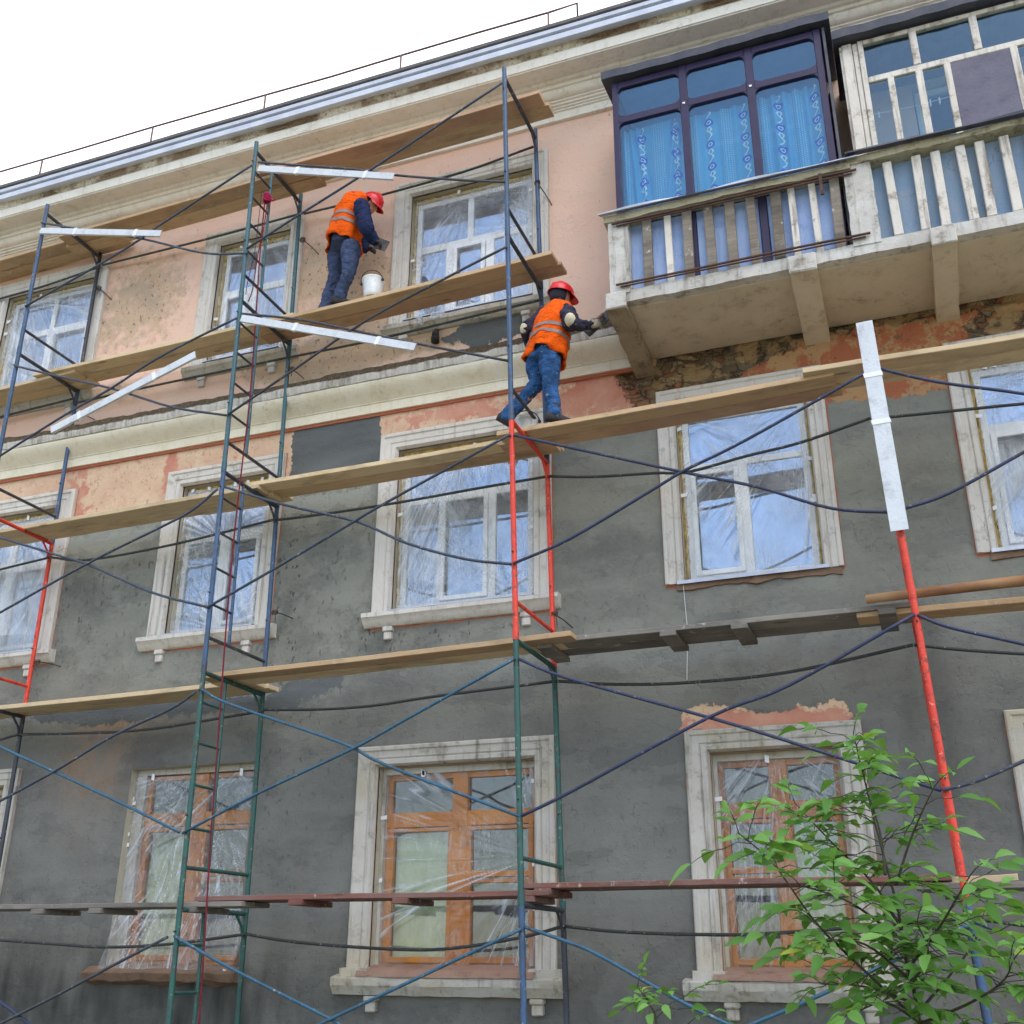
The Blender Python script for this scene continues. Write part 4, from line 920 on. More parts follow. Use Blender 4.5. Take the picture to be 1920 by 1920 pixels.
# right loggia: flaking white timber
wy = gy+.02; RZ0, RZ1 = 6.16, 7.50
w = MB()
w.box(3.0, 3.09, wy, wy+.07, RZ0-.05, RZ1); w.box(3.095, 3.14, wy+.01, wy+.06, RZ0, RZ1-.005); w.box(3.143, 3.19, wy-.005, wy+.05, RZ0, RZ1)
wl = w.build('loggia_frame', M['oldwhite'], bld, bevel=.006)
w = MB()
w.box(3.192, 6.4, wy, wy+.05, RZ1-.05, RZ1-.001)
TZ = 7.03
w.box(3.192, 6.4, wy+.002, wy+.05, TZ-.035, TZ+.03)
w.build('transom', M['oldwhite'], wl, bevel=.005)
for x_ in (3.62, 4.13, 4.62, 5.2):
    MB().box(x_-.032, x_+.032, wy-.006, wy+.045, TZ+.031, RZ1-.052).build('upper_mullion', M['oldwhite'], wl, bevel=.005)
for x_, ww in ((3.38, .055), (3.62, .06), (3.855, .055), (4.40, .06), (4.9, .06)):
    MB().box(x_-ww/2, x_+ww/2, wy-.006, wy+.045, RZ0, TZ-.036).build('mullion', M['oldwhite'], wl, bevel=.005)
MB().box(3.19, 6.4, wy+.02, wy+.024, RZ0, RZ1-.04).build('glass_pane', M['glass_clear'], wl)
MB().box(3.885, 4.37, wy+.004, wy+.01, RZ0+.06, TZ-.04).build('mosquito_net', M['mesh'], wl)
R = []
for xx in np.linspace(2.93, 6.4, 60):
    s = .006*math.sin(xx*3.3)+.005*math.sin(xx*19)
    R.append([(xx, wy-.10, 7.51+s), (xx, YW+.02, 7.62), (xx, YW+.02, 7.70), (xx, wy-.11, 7.60+s)])
MB().rings(R).build('loggia_roof', M['darksheet'], wl)
MB().box(2.98, 3.0, wy+.02, YW, 5.25, 7.5).build('side_panel', M['oldwhite'], wl)
# clothes line inside
cl_ = MB().tube([(3.05, wy+.35, 6.93), (3.6, wy+.35, 6.90), (4.2, wy+.35, 6.94), (5.2, wy+.35, 6.93)], .004, 5)
for x_ in (3.25, 3.42, 3.7, 3.78, 3.95): cl_.box(x_-.006, x_+.006, wy+.34, wy+.36, 6.86, 6.93)
tag(cl_.build('clothes_line', M['white']), 'white clothes line with pegs inside the right loggia', 'clothes line')
# balcony doors behind the loggias
for k in ('X3', 'Y3'):
    a, b_, c, d = OPEN[k]
    fr = pvc_frame(a+.02, b_-.02, c+.02, d-.02, [('h', .72, 0, 1, .08), ('v', .5, 0, .72, .1)], YW+.1, parent=bld)
    opening_parts(k, fr)
    MB().box(a+.07, b_-.07, YW+.13, YW+.136, c+.07, d-.07).build('glass_pane', M['glass'], fr)
# ================================================================ roof railing
ry = .90
rt = thing('roof_railing', 'thin rusty tube railing along the roof edge', 'railing', tuple(at(500, 206, ry)))
px_r = [(-60, 337), (0, 322), (80, 299), (140, 282), (287, 238), (400, 206), (498, 178), (620, 144), (755, 103), (900, 60), (1030, 23), (1082, 6)]
pts = [at(a, b_, ry) for a, b_ in px_r]
pts += [pts[-1]+np.array((-.16, .55, .12)), pts[-1]+np.array((-.3, 1.3, .35))]
MB().tube(pts, .0125, 8).build('rail', M['rail'], rt, smooth=True)
for pxx, pyy in ((80, 299), (287, 238), (498, 178), (752, 104), (1028, 24)):
    p = at(pxx, pyy, ry); MB().tube([p, (p[0], ry, 9.02)], .0125, 8).build('post', M['rail'], rt, smooth=True)
# ================================================================ scaffold frames
POST = {'A': -2*SX, 'B': -SX, 'C': 0, 'D': SX}
PNAME = {'A': 'leftmost post', 'B': 'ladder post', 'C': 'middle post', 'D': 'leaning red post'}
TIER = ['below the lowest boards', 'at the ground floor windows', 'at the middle floor windows', 'at the belt course', 'at the top floor windows']
GRP = 'scaffold sections stacked in four towers'
def frame(pn, t, m_out, m_in, m_bar, label, ladder=False):
    x = POST[pn]; z0 = -2+2*t; z1 = z0+2
    b0 = S(x, 0, z0)
    root = thing('scaffold_section', label, 'scaffold section', b0, GRP)
    top = z1-.0
    def P_(y, z): return S(x, y, z)
    ext = .10 if t == 4 else 0
    for y, m in ((0, m_out), (DEP, m_in)):
        o = MB().tube([P_(y, z0+.004), P_(y, z1+ext)], .0235, 14).build('post', M[m], root); auto_smooth(o, 50)
        s = MB().tube([P_(y, z0-.03), P_(y, z0+.07)], .0268, 14).build('sleeve', M[m], root); auto_smooth(s, 50)
    auto_smooth(MB().tube([P_(.02, top-.03), P_(DEP-.02, top-.03)], .021, 12).build('top_tube', M[m_bar], root), 50)
    auto_smooth(MB().tube([P_(.02, z0+.30), P_(DEP-.02, z0+.30)], .017, 10).build('lower_tube', M[m_bar], root), 50)
    auto_smooth(MB().tube([P_(DEP-.14, top-.05), P_(DEP-.05, top-.14), P_(DEP-.012, top-.24)], .012, 8).build('gusset', M[m_bar], root), 50)
    if ladder:
        yl = .34
        auto_smooth(MB().tube([P_(yl, z0+.30), P_(yl, top-.04)], .016, 10).build('ladder_rail', M[m_in], root), 50)
        for i in range(4):
            z = z0+.62+.36*i; auto_smooth(MB().tube([P_(.02, z), P_(yl, z)], .0125, 8).build('rung', M[m_bar], root), 50)
    for y in (0, DEP):
        for z in (z0+.72, z0+1.80): MB().tube([P_(y, z), np.array(P_(y, z))+np.array((0, -.05 if y == 0 else -.045, 0))], .007, 6).build('brace_pin', M['p_dark'], root)
    return root
FR = [
 ('A', 1, 'p_dark', 'p_dark', 'p_dark', 'dark scaffold frame of the leftmost post at the ground floor windows'),
 ('A', 2, 'p_red', 'p_red', 'p_red', 'red scaffold frame of the leftmost post at the middle floor windows'),
 ('A', 3, 'p_blue', 'p_blue', 'p_dark', 'blue-grey scaffold frame of the leftmost post in front of the belt course'),
 ('A', 4, 'p_blue', 'p_dark', 'p_dark', 'topmost blue-grey scaffold frame of the leftmost post'),
 ('B', 0, 'p_green', 'p_green', 'p_green', 'green ladder frame with red rope beside it, lowest of its tower'),
 ('B', 1, 'p_green', 'p_green', 'p_green', 'green ladder frame in front of ground floor window, second from bottom'),
 ('B', 2, 'p_blue', 'p_blue', 'p_dark', 'blue ladder frame in front of the middle floor window'),
 ('B', 3, 'p_teal', 'p_teal', 'p_dark', 'teal ladder frame crossing the belt course'),
 ('B', 4, 'p_teal', 'p_teal', 'p_dark', 'topmost teal ladder frame with red rope knotted to it'),
 ('C', 0, 'p_blue', 'p_dark', 'p_dark', 'dark blue lowest scaffold frame of the middle post'),
 ('C', 1, 'p_green', 'p_green', 'p_green', 'green scaffold frame of the middle post under the red one'),
 ('C', 2, 'p_red', 'p_red', 'p_red', 'red scaffold frame of the middle post below the striding worker'),
 ('C', 3, 'p_blue', 'p_blue', 'p_dark', 'blue scaffold frame of the middle post beside the striding worker'),
 ('C', 4, 'p_blue', 'p_blue', 'p_dark', 'topmost blue scaffold frame of the middle post'),
 ('D', 0, 'p_blue', 'p_dark', 'p_dark', 'blue lowest scaffold frame behind the young tree'),
 ('D', 1, 'p_red', 'p_red', 'p_red', 'bright red scaffold frame rising out of the young tree'),
 ('D', 2, 'p_red', 'p_red', 'p_red', 'red scaffold frame behind the long white channel'),
]
for pn, t, a, b_, c, lab in FR: frame(pn, t, a, b_, c, lab, pn == 'B')
# ---- braces (front plane) and ledgers (rear plane)
YB = -.032
BR = [
 (4, 'A', 'B', 'p_brace', [(80, 417), (170, 432), (267, 447), (380, 473), (463, 474)]),
 (4, 'A', 'B', 'p_brace', [(48, 575), (193, 493), (267, 447), (300, 423), (473, 310)]),
 (3, 'A', 'B', 'p_brace', [(27, 685), (110, 705), (210, 728), (320, 762), (425, 778)]),
 (3, 'A', 'B', 'p_brace', [(-10, 862), (120, 780), (210, 728), (300, 670), (444, 597)]),
 (2, 'A', 'B', 'p_brace', [(-14, 1003), (95, 1037), (163, 1058), (283, 1110), (385, 1137)]),
 (2, 'A', 'B', 'p_brace', [(-40, 1172), (163, 1058), (300, 990), (360, 958), (409, 917)]),
 (1, 'A', 'B', 'p_sky', [(-60, 1373), (100, 1447), (220, 1503), (335, 1560)]),
 (1, 'A', 'B', 'p_brace', [(-70, 1540), (100, 1448), (213, 1380), (320, 1330), (367, 1298)]),
 (0, 'A', 'B', 'p_navy', [(-130, 1790), (0, 1880), (53, 1920), (160, 1990)]),
 (0, 'A', 'B', 'p_dark', [(-60, 1950), (100, 1870), (220, 1806), (315, 1757)]),
 (4, 'B', 'C', 'p_dark', [(483, 303), (660, 316), (740, 327), (860, 336), (947, 340)]),
 (4, 'B', 'C', 'p_brace', [(463, 467), (567, 400), (700, 316), (942, 156)]),
 (3, 'B', 'C', 'p_dark', [(453, 587), (560, 598), (660, 618), (790, 645), (951, 675)]),
 (3, 'B', 'C', 'p_dark', [(428, 778), (547, 697), (690, 600), (850, 515), (951, 463)]),
 (2, 'B', 'C', 'p_brace', [(420, 912), (530, 945), (667, 977), (760, 1017), (870, 1047), (959, 1057)]),
 (2, 'B', 'C', 'p_brace', [(388, 1140), (510, 1070), (640, 993), (735, 937), (957, 815)]),
 (1, 'B', 'C', 'p_sky', [(378, 1293), (430, 1320), (640, 1393), (720, 1433), (972, 1530)]),
 (1, 'B', 'C', 'p_sky', [(343, 1562), (480, 1490), (660, 1405), (760, 1350), (963, 1237)]),
 (0, 'B', 'C', 'p_sky', [(325, 1755), (430, 1815), (620, 1912), (760, 1990)]),
 (0, 'B', 'C', 'p_sky', [(440, 2000), (610, 1916), (760, 1845), (978, 1742)]),
 (2, 'C', 'D', 'p_navy', [(963, 815), (1100, 845), (1285, 885), (1420, 912), (1560, 952), (1690, 960)]),
 (2, 'C', 'D', 'p_navy', [(963, 1057), (1070, 1010), (1230, 915), (1285, 882), (1400, 825), (1640, 690)]),
 (1, 'C', 'D', 'p_navy', [(972, 1235), (1060, 1270), (1330, 1345), (1480, 1390), (1765, 1482)]),
 (1, 'C', 'D', 'p_navy', [(978, 1530), (1070, 1485), (1330, 1345), (1480, 1285), (1715, 1152)]),
 (0, 'C', 'D', 'p_sky', [(983, 1738), (1060, 1765), (1120, 1790), (1280, 1880), (1440, 1955)]),
 (0, 'C', 'D', 'p_sky', [(1815, 1735), (1540, 1865), (1400, 1925), (1300, 1970)]),
 (2, 'D', 'R', 'p_navy', [(1645, 689), (1760, 715), (1920, 737), (2050, 765)]),
 (2, 'D', 'R', 'p_navy', [(1690, 956), (1780, 925), (1920, 848), (2050, 775)]),
 (1, 'D', 'R', 'p_navy', [(1720, 1152), (1780, 1175), (1920, 1207), (2050, 1240)]),
 (1, 'D', 'R', 'p_brace', [(1766, 1482), (1830, 1465), (1920, 1427), (2050, 1370)]),
 (0, 'D', 'R', 'p_navy', [(1818, 1725), (1920, 1765), (2050, 1820)]),
]
CN = {'p_brace': 'slate blue', 'p_sky': 'bright blue', 'p_navy': 'navy', 'p_dark': 'dark grey', 'p_ledger': 'dark'}
BAY = {'A': 'from leftmost to ladder post', 'B': 'from ladder to middle post', 'C': 'from middle to red post', 'D': 'right of red post'}
for t, p, q_, m, pl in BR:
    P3 = [atS(a, b_, YB) for a, b_ in pl]
    rises = (pl[0][1] > pl[-1][1]) == (pl[0][0] < pl[-1][0])
    off = -.006 if rises else .012
    P3 = [(a, b_+off, c) for a, b_, c in P3]
    o = MB().tube(bez(P3, 5), .0128, 9).build('diagonal_brace', M[m], smooth=True)
    tag(o, f"{CN[m]} tube brace {'rising' if rises else 'falling'} {BAY[p]}, {TIER[t]}", 'scaffold brace', 'scaffold cross braces')
LG = [
 (4, 'B', [(1000, 275), (870, 322), (710, 367), (570, 401)]), (4, 'A', [(566, 400), (393, 447), (193, 497)]), (4, 'L', [(188, 500), (90, 534), (0, 560), (-60, 575)]),
 (3, 'B', [(1016, 562), (850, 602), (690, 640), (543, 670)]), (3, 'A', [(541, 670), (257, 730), (137, 757)]), (3, 'L', [(135, 748), (0, 782), (-60, 800)]),
 (2, 'B', [(1028, 893), (900, 915), (743, 943), (600, 965), (519, 975)]), (2, 'A', [(519, 973), (320, 1022), (163, 1050), (95, 1045)]), (2, 'L', [(94, 1045), (0, 1068), (-60, 1085)]),
 (2, 'C', [(1030, 893), (1110, 894), (1230, 887), (1290, 885), (1400, 855), (1500, 830), (1632, 784)]), (2, 'D', [(1634, 785), (1760, 773), (1920, 757), (2020, 750)]),
 (1, 'B', [(1044, 1277), (820, 1305), (700, 1323), (600, 1330), (495, 1331)]), (1, 'A', [(494, 1333), (283, 1367), (150, 1375), (38, 1377)]), (1, 'L', [(36, 1377), (0, 1387), (-70, 1410)]),
 (1, 'C', [(1044, 1277), (1150, 1283), (1290, 1280), (1480, 1260), (1712, 1209)]), (1, 'D', [(1714, 1209), (1800, 1218), (1920, 1226), (2020, 1230)]),
 (0, 'B', [(1058, 1736), (980, 1757), (850, 1778), (740, 1780), (560, 1767), (459, 1751)]), (0, 'A', [(458, 1752), (320, 1770), (200, 1776), (100, 1770), (-40, 1760)]),
 (0, 'C', [(1060, 1737), (1160, 1747), (1300, 1752), (1450, 1750), (1815, 1722)]), (0, 'D', [(1818, 1724), (1860, 1727), (1920, 1735), (2020, 1745)]),
]
BAY2 = {'L': 'left of leftmost post', 'A': 'between leftmost and ladder post', 'B': 'between ladder and middle post', 'C': 'between middle and red post', 'D': 'right of red post'}
for t, p, pl in LG:
    P3 = [atS(a, b_, DEP-.03) for a, b_ in pl]
    o = MB().tube(bez(P3, 5), .0135, 9).build('ledger_tube', M['p_ledger'], smooth=True)
    tag(o, f"dark rear ledger tube {BAY2[p]}, {TIER[t]}", 'scaffold tube', 'scaffold rear ledgers')
# ---- wall anchors
AN = [((182, 538), (210, 563), 'topmost on leftmost tower'), ((565, 447), (598, 477), 'topmost on ladder tower, left of upper worker'), ((1006, 340), (1035, 385), 'topmost on middle tower'), ((543, 690), (570, 710), 'on ladder tower at the belt course'),
      ((512, 1147), (550, 1160), 'on ladder tower right of crumpled plastic'), ((66, 1240), (115, 1250), 'on red leftmost frame'), ((1037, 1150), (1075, 1178), 'on red middle frame'), ((145, 775), (178, 787), 'on leftmost tower at the belt course')]
for (a, b_, w_) in AN:
    p0 = np.array(atS(*a, DEP-.03)); p1 = at(*b_, YW-.0)
    k = MB().tube([p0, (p0+p1)/2+np.array((0, 0, .01)), p1], .006, 6)
    for i in range(3):
        k.tube([p0+np.array((.03*math.cos(t), .03+.03*math.sin(t), .012*i-.01+.006*math.cos(t))) for t in np.linspace(0, 2*PI, 12)], .004, 5, False)
    k.tube([p0+np.array((.03, 0, 0)), p0+np.array((.04, -.01, -.12))], .004, 5)
    tag(k.build('wall_anchor', M['wire']), f"rusty wall anchor rod with wire binding, {w_}", 'wall anchor', 'wall anchor rods')
# ---- planks
def plank(x0, x1, y0, wid, z, m, label, th=.045, dz=0, dy=0, end_j=.02):
    """a board along x (scaffold frame), its own axis as local x"""
    z1 = z+dz; a = np.array(S(x0, y0+wid/2, z)); b_ = np.array(S(x1, y0+dy+wid/2, z1)); a[2] = z; b_[2] = z1
    d = b_-a; L = np.linalg.norm(d); n = 26
    A = []
    e0, e1 = random.uniform(0, end_j), random.uniform(0, end_j); sd = random.randint(0, 999)
    for i in range(n+1):
        t = i/n; wv = .004*(fbm(t*L*1.5, 1, sd)-.5)*2; sg = .012*math.sin(PI*t)*-1
        xx = t*L; jl = .006*(fbm(t*L*4, 7, sd)-.5)
        A.append([(xx, -wid/2+jl, sg+wv), (xx, wid/2+jl, sg+wv), (xx, wid/2+jl, th+sg+wv), (xx, -wid/2+jl, th+sg+wv)])
    mb = MB().rings(A); o = mb.build('scaffold_plank', M[m], bevel=.004)
    ang = math.atan2(d[1], d[0]); el = math.atan2(d[2], math.hypot(d[0], d[1]))
    o.matrix_world = Matrix.Translation(Vector(a)) @ Matrix.Rotation(ang, 4, 'Z') @ Matrix.Rotation(-el, 4, 'Y')
    return tag(o, label, 'plank', 'scaffold planks')
def pair(x0, x1, y0, z, m, what, w=.19, dz=0, dy=0, m2=None, sh=.06):
    plank(x0, x1, y0, w, z, m, 'front board of the '+what, dz=dz, dy=dy)
    plank(x0-sh, x1+sh*.6, y0+w+.014, w, z+.002, m2 or m, 'rear board of the '+what, dz=dz, dy=dy)
Z5, Z4, Z3, Z2, Z1 = 7.995, 5.995, 3.995, 1.995, -.005
pair(-9.6, -5.55, .60, Z5+.045, 'pine2', 'topmost planking at left edge, under the cornice')
pair(-6.25, -2.62, .45, Z5, 'pine2', 'topmost planking from leftmost post to ladder post')
pair(-3.3, .24, .40, Z5+.046, 'pinered', 'topmost planking above the worker with the bucket', m2='pine2')
pair(-9.4, -5.75, .60, Z4, 'pine', 'third level planking running off left edge', m2='pine')
pair(-6.35, -2.72, .55, Z4+.046, 'pine', 'third level planking from leftmost post to ladder post')
pair(-3.2, .27, .52, Z4+.0, 'pine2', 'planking under the worker with the bucket', m2='pinered', sh=.05, dz=.046)
pair(-9.4, -2.95, .50, Z3, 'pine', 'long second level planking left of the ladder post')
plank(-3.95, -2.85, .30+.52, .2, Z3+.05, 'pine', 'short spare board on the planking behind the ladder post')
pair(-3.12, .12, .52, Z3+.046, 'pine', 'second level planking left of the striding worker', m2='pine2')
plank(-1.1, .16, .84, .17, Z3+.095, 'pine', 'short bright board under the striding worker')
pair(-.25, 2.72, .28, Z3+.0, 'pine2', 'planking from the middle post to the white channel', m2='pinered', dz=.02)
pair(2.48, 6.4, .20, Z3+.046, 'pine', 'planking right of the white channel', dy=.1)
pair(-9.3, -2.9, .62, Z2, 'pine', 'lower planking left of the ladder post')
pair(-3.25, .38, .27, Z2+.0, 'pine2', 'lower planking from ladder post to middle post', m2='pine', sh=.03, dz=.046)
# weathered deck panels: boards on battens
def deck(x0, x1, y0, wid, z, m, label, bat, th=.04, mb_=None, nb=2, zoff=0):
    root = thing('deck_panel', label, 'deck panel', S(x0, y0, z), 'old scaffold deck panels')
    bw = wid/nb
    for i in range(nb):
        R = []; sd = random.randint(0, 999); jx = random.uniform(-.05, .05)
        for xx in np.linspace(x0+jx, x1+jx, 20):
            j = .008*(fbm(xx*2, 1, sd)-.5); p0 = S(xx, y0+i*bw+.003, z); p1 = S(xx, y0+(i+1)*bw-.003, z)
            R.append([(p0[0], p0[1]+j, z+j), (p1[0], p1[1]+j, z+j), (p1[0], p1[1]+j, z+th+j), (p0[0], p0[1]+j, z+th+j)])
        MB().rings(R).build('board', M[m], root, bevel=.004)
    for bx_ in bat:
        p = S(bx_, y0-.02, z); q_ = S(bx_, y0+wid+.04, z)
        MB().bar((p[0], p[1], z-.022), (q_[0], q_[1], z-.022), .13, .042).build('batten', M[mb_ or m], root, bevel=.004)
    return root
deck(-.02, 3.05, .42, .46, Z2+.046, 'greywood', 'weathered grey deck panel between middle post and leaning red post', [1.15, 1.72, 2.82, .1])
plank(2.6, 6.3, .45, .22, Z2+.01, 'pine2', 'board under the bark log at right edge')
lo = MB().tube([(*S(2.62, .36, 0)[:2], Z2+.105), (*S(3.6, .35, 0)[:2], Z2+.118), (*S(4.6, .36, 0)[:2], Z2+.115), (*S(6.2, .34, 0)[:2], Z2+.12)], [.034, .04, .043, .046], 12).build('timber_pole', M['log'], smooth=True)
tag(lo, 'round bark-brown pole lying on the planking at right edge', 'pole')
deck(-9.4, -2.55, .12, .44, Z1, 'greywood', 'weathered grey deck panel at lowest level left of the ladder', [-4.62, -3.98, -3.0, -6.6])
deck(-2.95, .20, .16, .44, Z1+.046, 'redwood', 'reddish deck panel at lowest level from ladder to middle post', [-2.0, -1.06, -.02], mb_='redwood')
deck(-.12, 2.9, .20, .44, Z1+.1, 'redwood', 'reddish deck panel at lowest level right of the middle post', [.1], mb_='redwood')
deck(2.72, 6.2, .16, .44, Z1+.046, 'greywood', 'grey deck panel at lowest level behind the young tree, right edge', [2.95, 4.5])
plank(2.75, 3.35, .3, .2, Z1+.1, 'pine', 'short pale board on the grey deck panel behind the young tree')
# ---- white drip channels taped to braces
def channel(label, pa, pb, w=.085, y=YB-.03, tapes=(.3, .8), name='metal_channel', end=None):
    a = np.array(atS(*pa, y)); b_ = np.array(atS(*pb, y)); d = b_-a; L = np.linalg.norm(d); d /= L
    u = np.cross(d, (0, 1, 0)); u /= np.linalg.norm(u)
    if u[2] < 0: u = -u
    nrm = np.array((0., -1, 0)); root = thing(name, label, 'metal channel', tuple(a), 'white metal channels kept on the scaffold')
    t = .0035; R = []
    prof = [(-w/2, .0), (-w/2, .03), (-w/2+t, .03), (-w/2+t, t), (w/2-t, t), (w/2-t, .022), (w/2, .022), (w/2, 0)]
    for s in np.linspace(0, L, 12): R.append([a+d*s+u*p[0]-nrm*(p[1]) for p in prof])
    MB().rings(R).build('channel_body', M['channel'], root)
    for k in tapes:
        c = a+d*L*k; MB().obox(c-nrm*.014, d*.02+u*.004, u*(w/2+.006), nrm*.0185).build('tape_band', M['tape'], root)
    return root
channel('white metal channel taped under a brace at top of leftmost post', (75, 432), (301, 437), .075)
channel('white metal channel taped under a brace at top of ladder post', (484, 315), (738, 330), .075)
channel('long white metal channel taped to the brace under the bucket planking', (452, 596), (778, 650), .075, tapes=(.33, .8))
channel('white metal channel taped along the rising brace left of ladder', (95, 806), (366, 664), .08, tapes=(.2, .72))
channel('long upright white metal channel leaning on the red post', (1620, 603), (1687, 994), .125, -.06, tapes=(.27, .5))
# ---- ropes
def rope(pts, r, m, label, smooth_k=5):
    o = MB().tube(bez(pts, smooth_k), r, 7).build('rope', m, smooth=True); return tag(o, label, 'rope')
lr = .36
rope([atS(497, 372, .26), atS(488, 470, .2), atS(478, 620, .2), atS(467, 760, .15), atS(446, 940, .15), atS(432, 1080, .1), atS(420, 1230, .1), atS(408, 1400, .1), atS(396, 1560, .1), atS(385, 1740, .1), atS(372, 1940, .1)], .0075, M['rope'], 'long dark red rope hanging straight down the whole ladder tower')
rope([atS(502, 375, .26), atS(494, 430, .2), atS(483, 480, .2), atS(474, 540, .2), atS(466, 565, .2)], .006, M['rope'], 'short red rope end dangling beside the topmost ladder rungs')
rope([atS(491, 360, .26), atS(484, 420, .18), atS(478, 470, .18), atS(464, 530, .18), atS(461, 552, .18)], .004, M['ropedark'], 'thin dark cord loop hanging by topmost ladder rungs')
kn = MB(); c = np.array(atS(501, 372, .26))
for i in range(5): kn.tube([c+np.array((.035*math.cos(t), .035*math.sin(t), (i-2)*.018+.012*math.sin(t*2+i))) for t in np.linspace(0, 2*PI, 14)], .011, 6, False)
kn.tube(bez([c+np.array((0, 0, .06)), c+np.array((.03, 0, .0)), c+np.array((.08, 0, -.05)), c+np.array((.11, 0, -.03))]), .009, 6)
tag(kn.build('rope_knot', mk_plain('magenta_rope', (170, 30, 84), .9, .2, 40), smooth=True), 'magenta rope knot tied round the topmost ladder rail', 'rope knot')
# small lamp holder on the wall
p = at(820, 632, YW); lh = MB(); lh.ball((p[0], YW-.05, p[2]), (.04, .04, .055)); lh.tube([(p[0], YW, p[2]+.07), (p[0], YW-.05, p[2]+.06), (p[0], YW-.05, p[2])], .018, 8); lh.tube([(p[0], YW-.05, p[2]-.03), (p[0], YW-.05, p[2]-.09)], .045, 10)
tag(lh.build('wall_insulator', M['rubberdark'], smooth=True), 'small dark insulator on the salmon wall below wide top window', 'insulator')
for i, (a_, b_, w_, h_) in enumerate(((787, 598, .10, .16), (822, 590, .16, .10))):
    p = at(a_, b_, YW-.09); u_ = np.linspace(0, 1, 14)
    G = np.array([[(p[0]+w_*(x_-.5)+.03*(fbm(z_*4, x_*3, 5+i)-.5), p[1]-.04*fbm(x_*5, z_*5, 8+i), p[2]+h_*(.5-z_)-.02*fbm(x_*4, 2, i)) for z_ in u_] for x_ in u_])
    tag(MB().grid(G).build('plastic_scrap', M['film_scrap'], smooth=True, recalc=False), ('narrow' if i == 0 else 'crumpled')+' torn plastic scrap hanging over the sill of the wide top floor window', 'plastic scrap')
tag(MB().tube([at(1281, 1096, YW-.03), at(1289, 1180, YW-.03), at(1288, 1275, YW-.03)], .0022, 5).build('string', M['white']), 'thin white string hanging on the grey wall below the bluish window', 'string')
# ================================================================ bucket
def bucket(loc, label, r0=.08, r1=.118, h=.22):
    root = thing('bucket', label, 'bucket', loc); n = 28; R = []; x, y, z = loc
    for (r, zz) in ((r0-.004, 0), (r0, .004), (r0+.015, .03), (r0+(r1-r0)*.5, h*.5), (r1-.004, h-.03), (r1, h-.02), (r1+.006, h-.008), (r1+.004, h), (r1-.004, h-.004), (r1-.008, h-.03), (r0-.002, .012)):
        R.append([(x+r*math.cos(2*PI*k/n), y+r*math.sin(2*PI*k/n), z+zz) for k in range(n)])
    auto_smooth(MB().rings(R).build('pail', M['pail'], root), 40)
    MB().tube([(x+(r1+.012)*math.cos(t), y-.02-.07*math.sin(t), z+h-.03+.10*math.sin(t)) for t in np.linspace(0, PI, 20)], .005, 6).build('handle', M['wire'], root, smooth=True)
    for s in (-1, 1): MB().ball((x+s*(r1+.008), y-.02, z+h-.03), .016).build('lug', M['wire'], root, smooth=True)
    return root
# ================================================================ people
def V3(*a): return np.array(a, float)
def orient(fwd, up):
    f = np.array(fwd, float); f /= np.linalg.norm(f); u = np.array(up, float); u -= f*(u@f); u /= np.linalg.norm(u); return f, u, np.cross(f, u)   # forward, up, right
def limb(mb, pts, rad, n=14):
    P = bez(pts, 5); rr = np.interp(np.linspace(0, len(pts)-1, len(P)), range(len(pts)), rad)
    mb.tube(P, list(rr), n); mb.ball(P[0], rad[0]*.98, n); mb.ball(P[-1], rad[-1]*.98, n)
def remesh(o, vox=.012, sm=8):
    m = o.modifiers.new('remesh', 'REMESH'); m.mode = 'VOXEL'; m.voxel_size = vox; m.use_smooth_shade = True
    s = o.modifiers.new('smooth', 'SMOOTH'); s.iterations = sm; s.factor = .5
    return o
def folds(o, size=.06, st=.02, sm=True):
    t = bpy.data.textures.new('fold_noise', 'MARBLE'); t.noise_scale = size*1.6; t.noise_depth = 2; t.turbulence = 7; t.marble_type = 'SHARP'
    d = o.modifiers.new('folds', 'DISPLACE'); d.texture = t; d.strength = st; d.mid_level = .5; d.texture_coords = 'LOCAL'
    return o
def ellipse_ring(c, ax, ay, n=28, p=2.4):
    R = []
    for k in range(n):
        t = 2*PI*k/n; ct, st = math.cos(t), math.sin(t)
        R.append(c+ax*math.copysign(abs(ct)**(2/p), ct)+ay*math.copysign(abs(st)**(2/p), st))
    return R
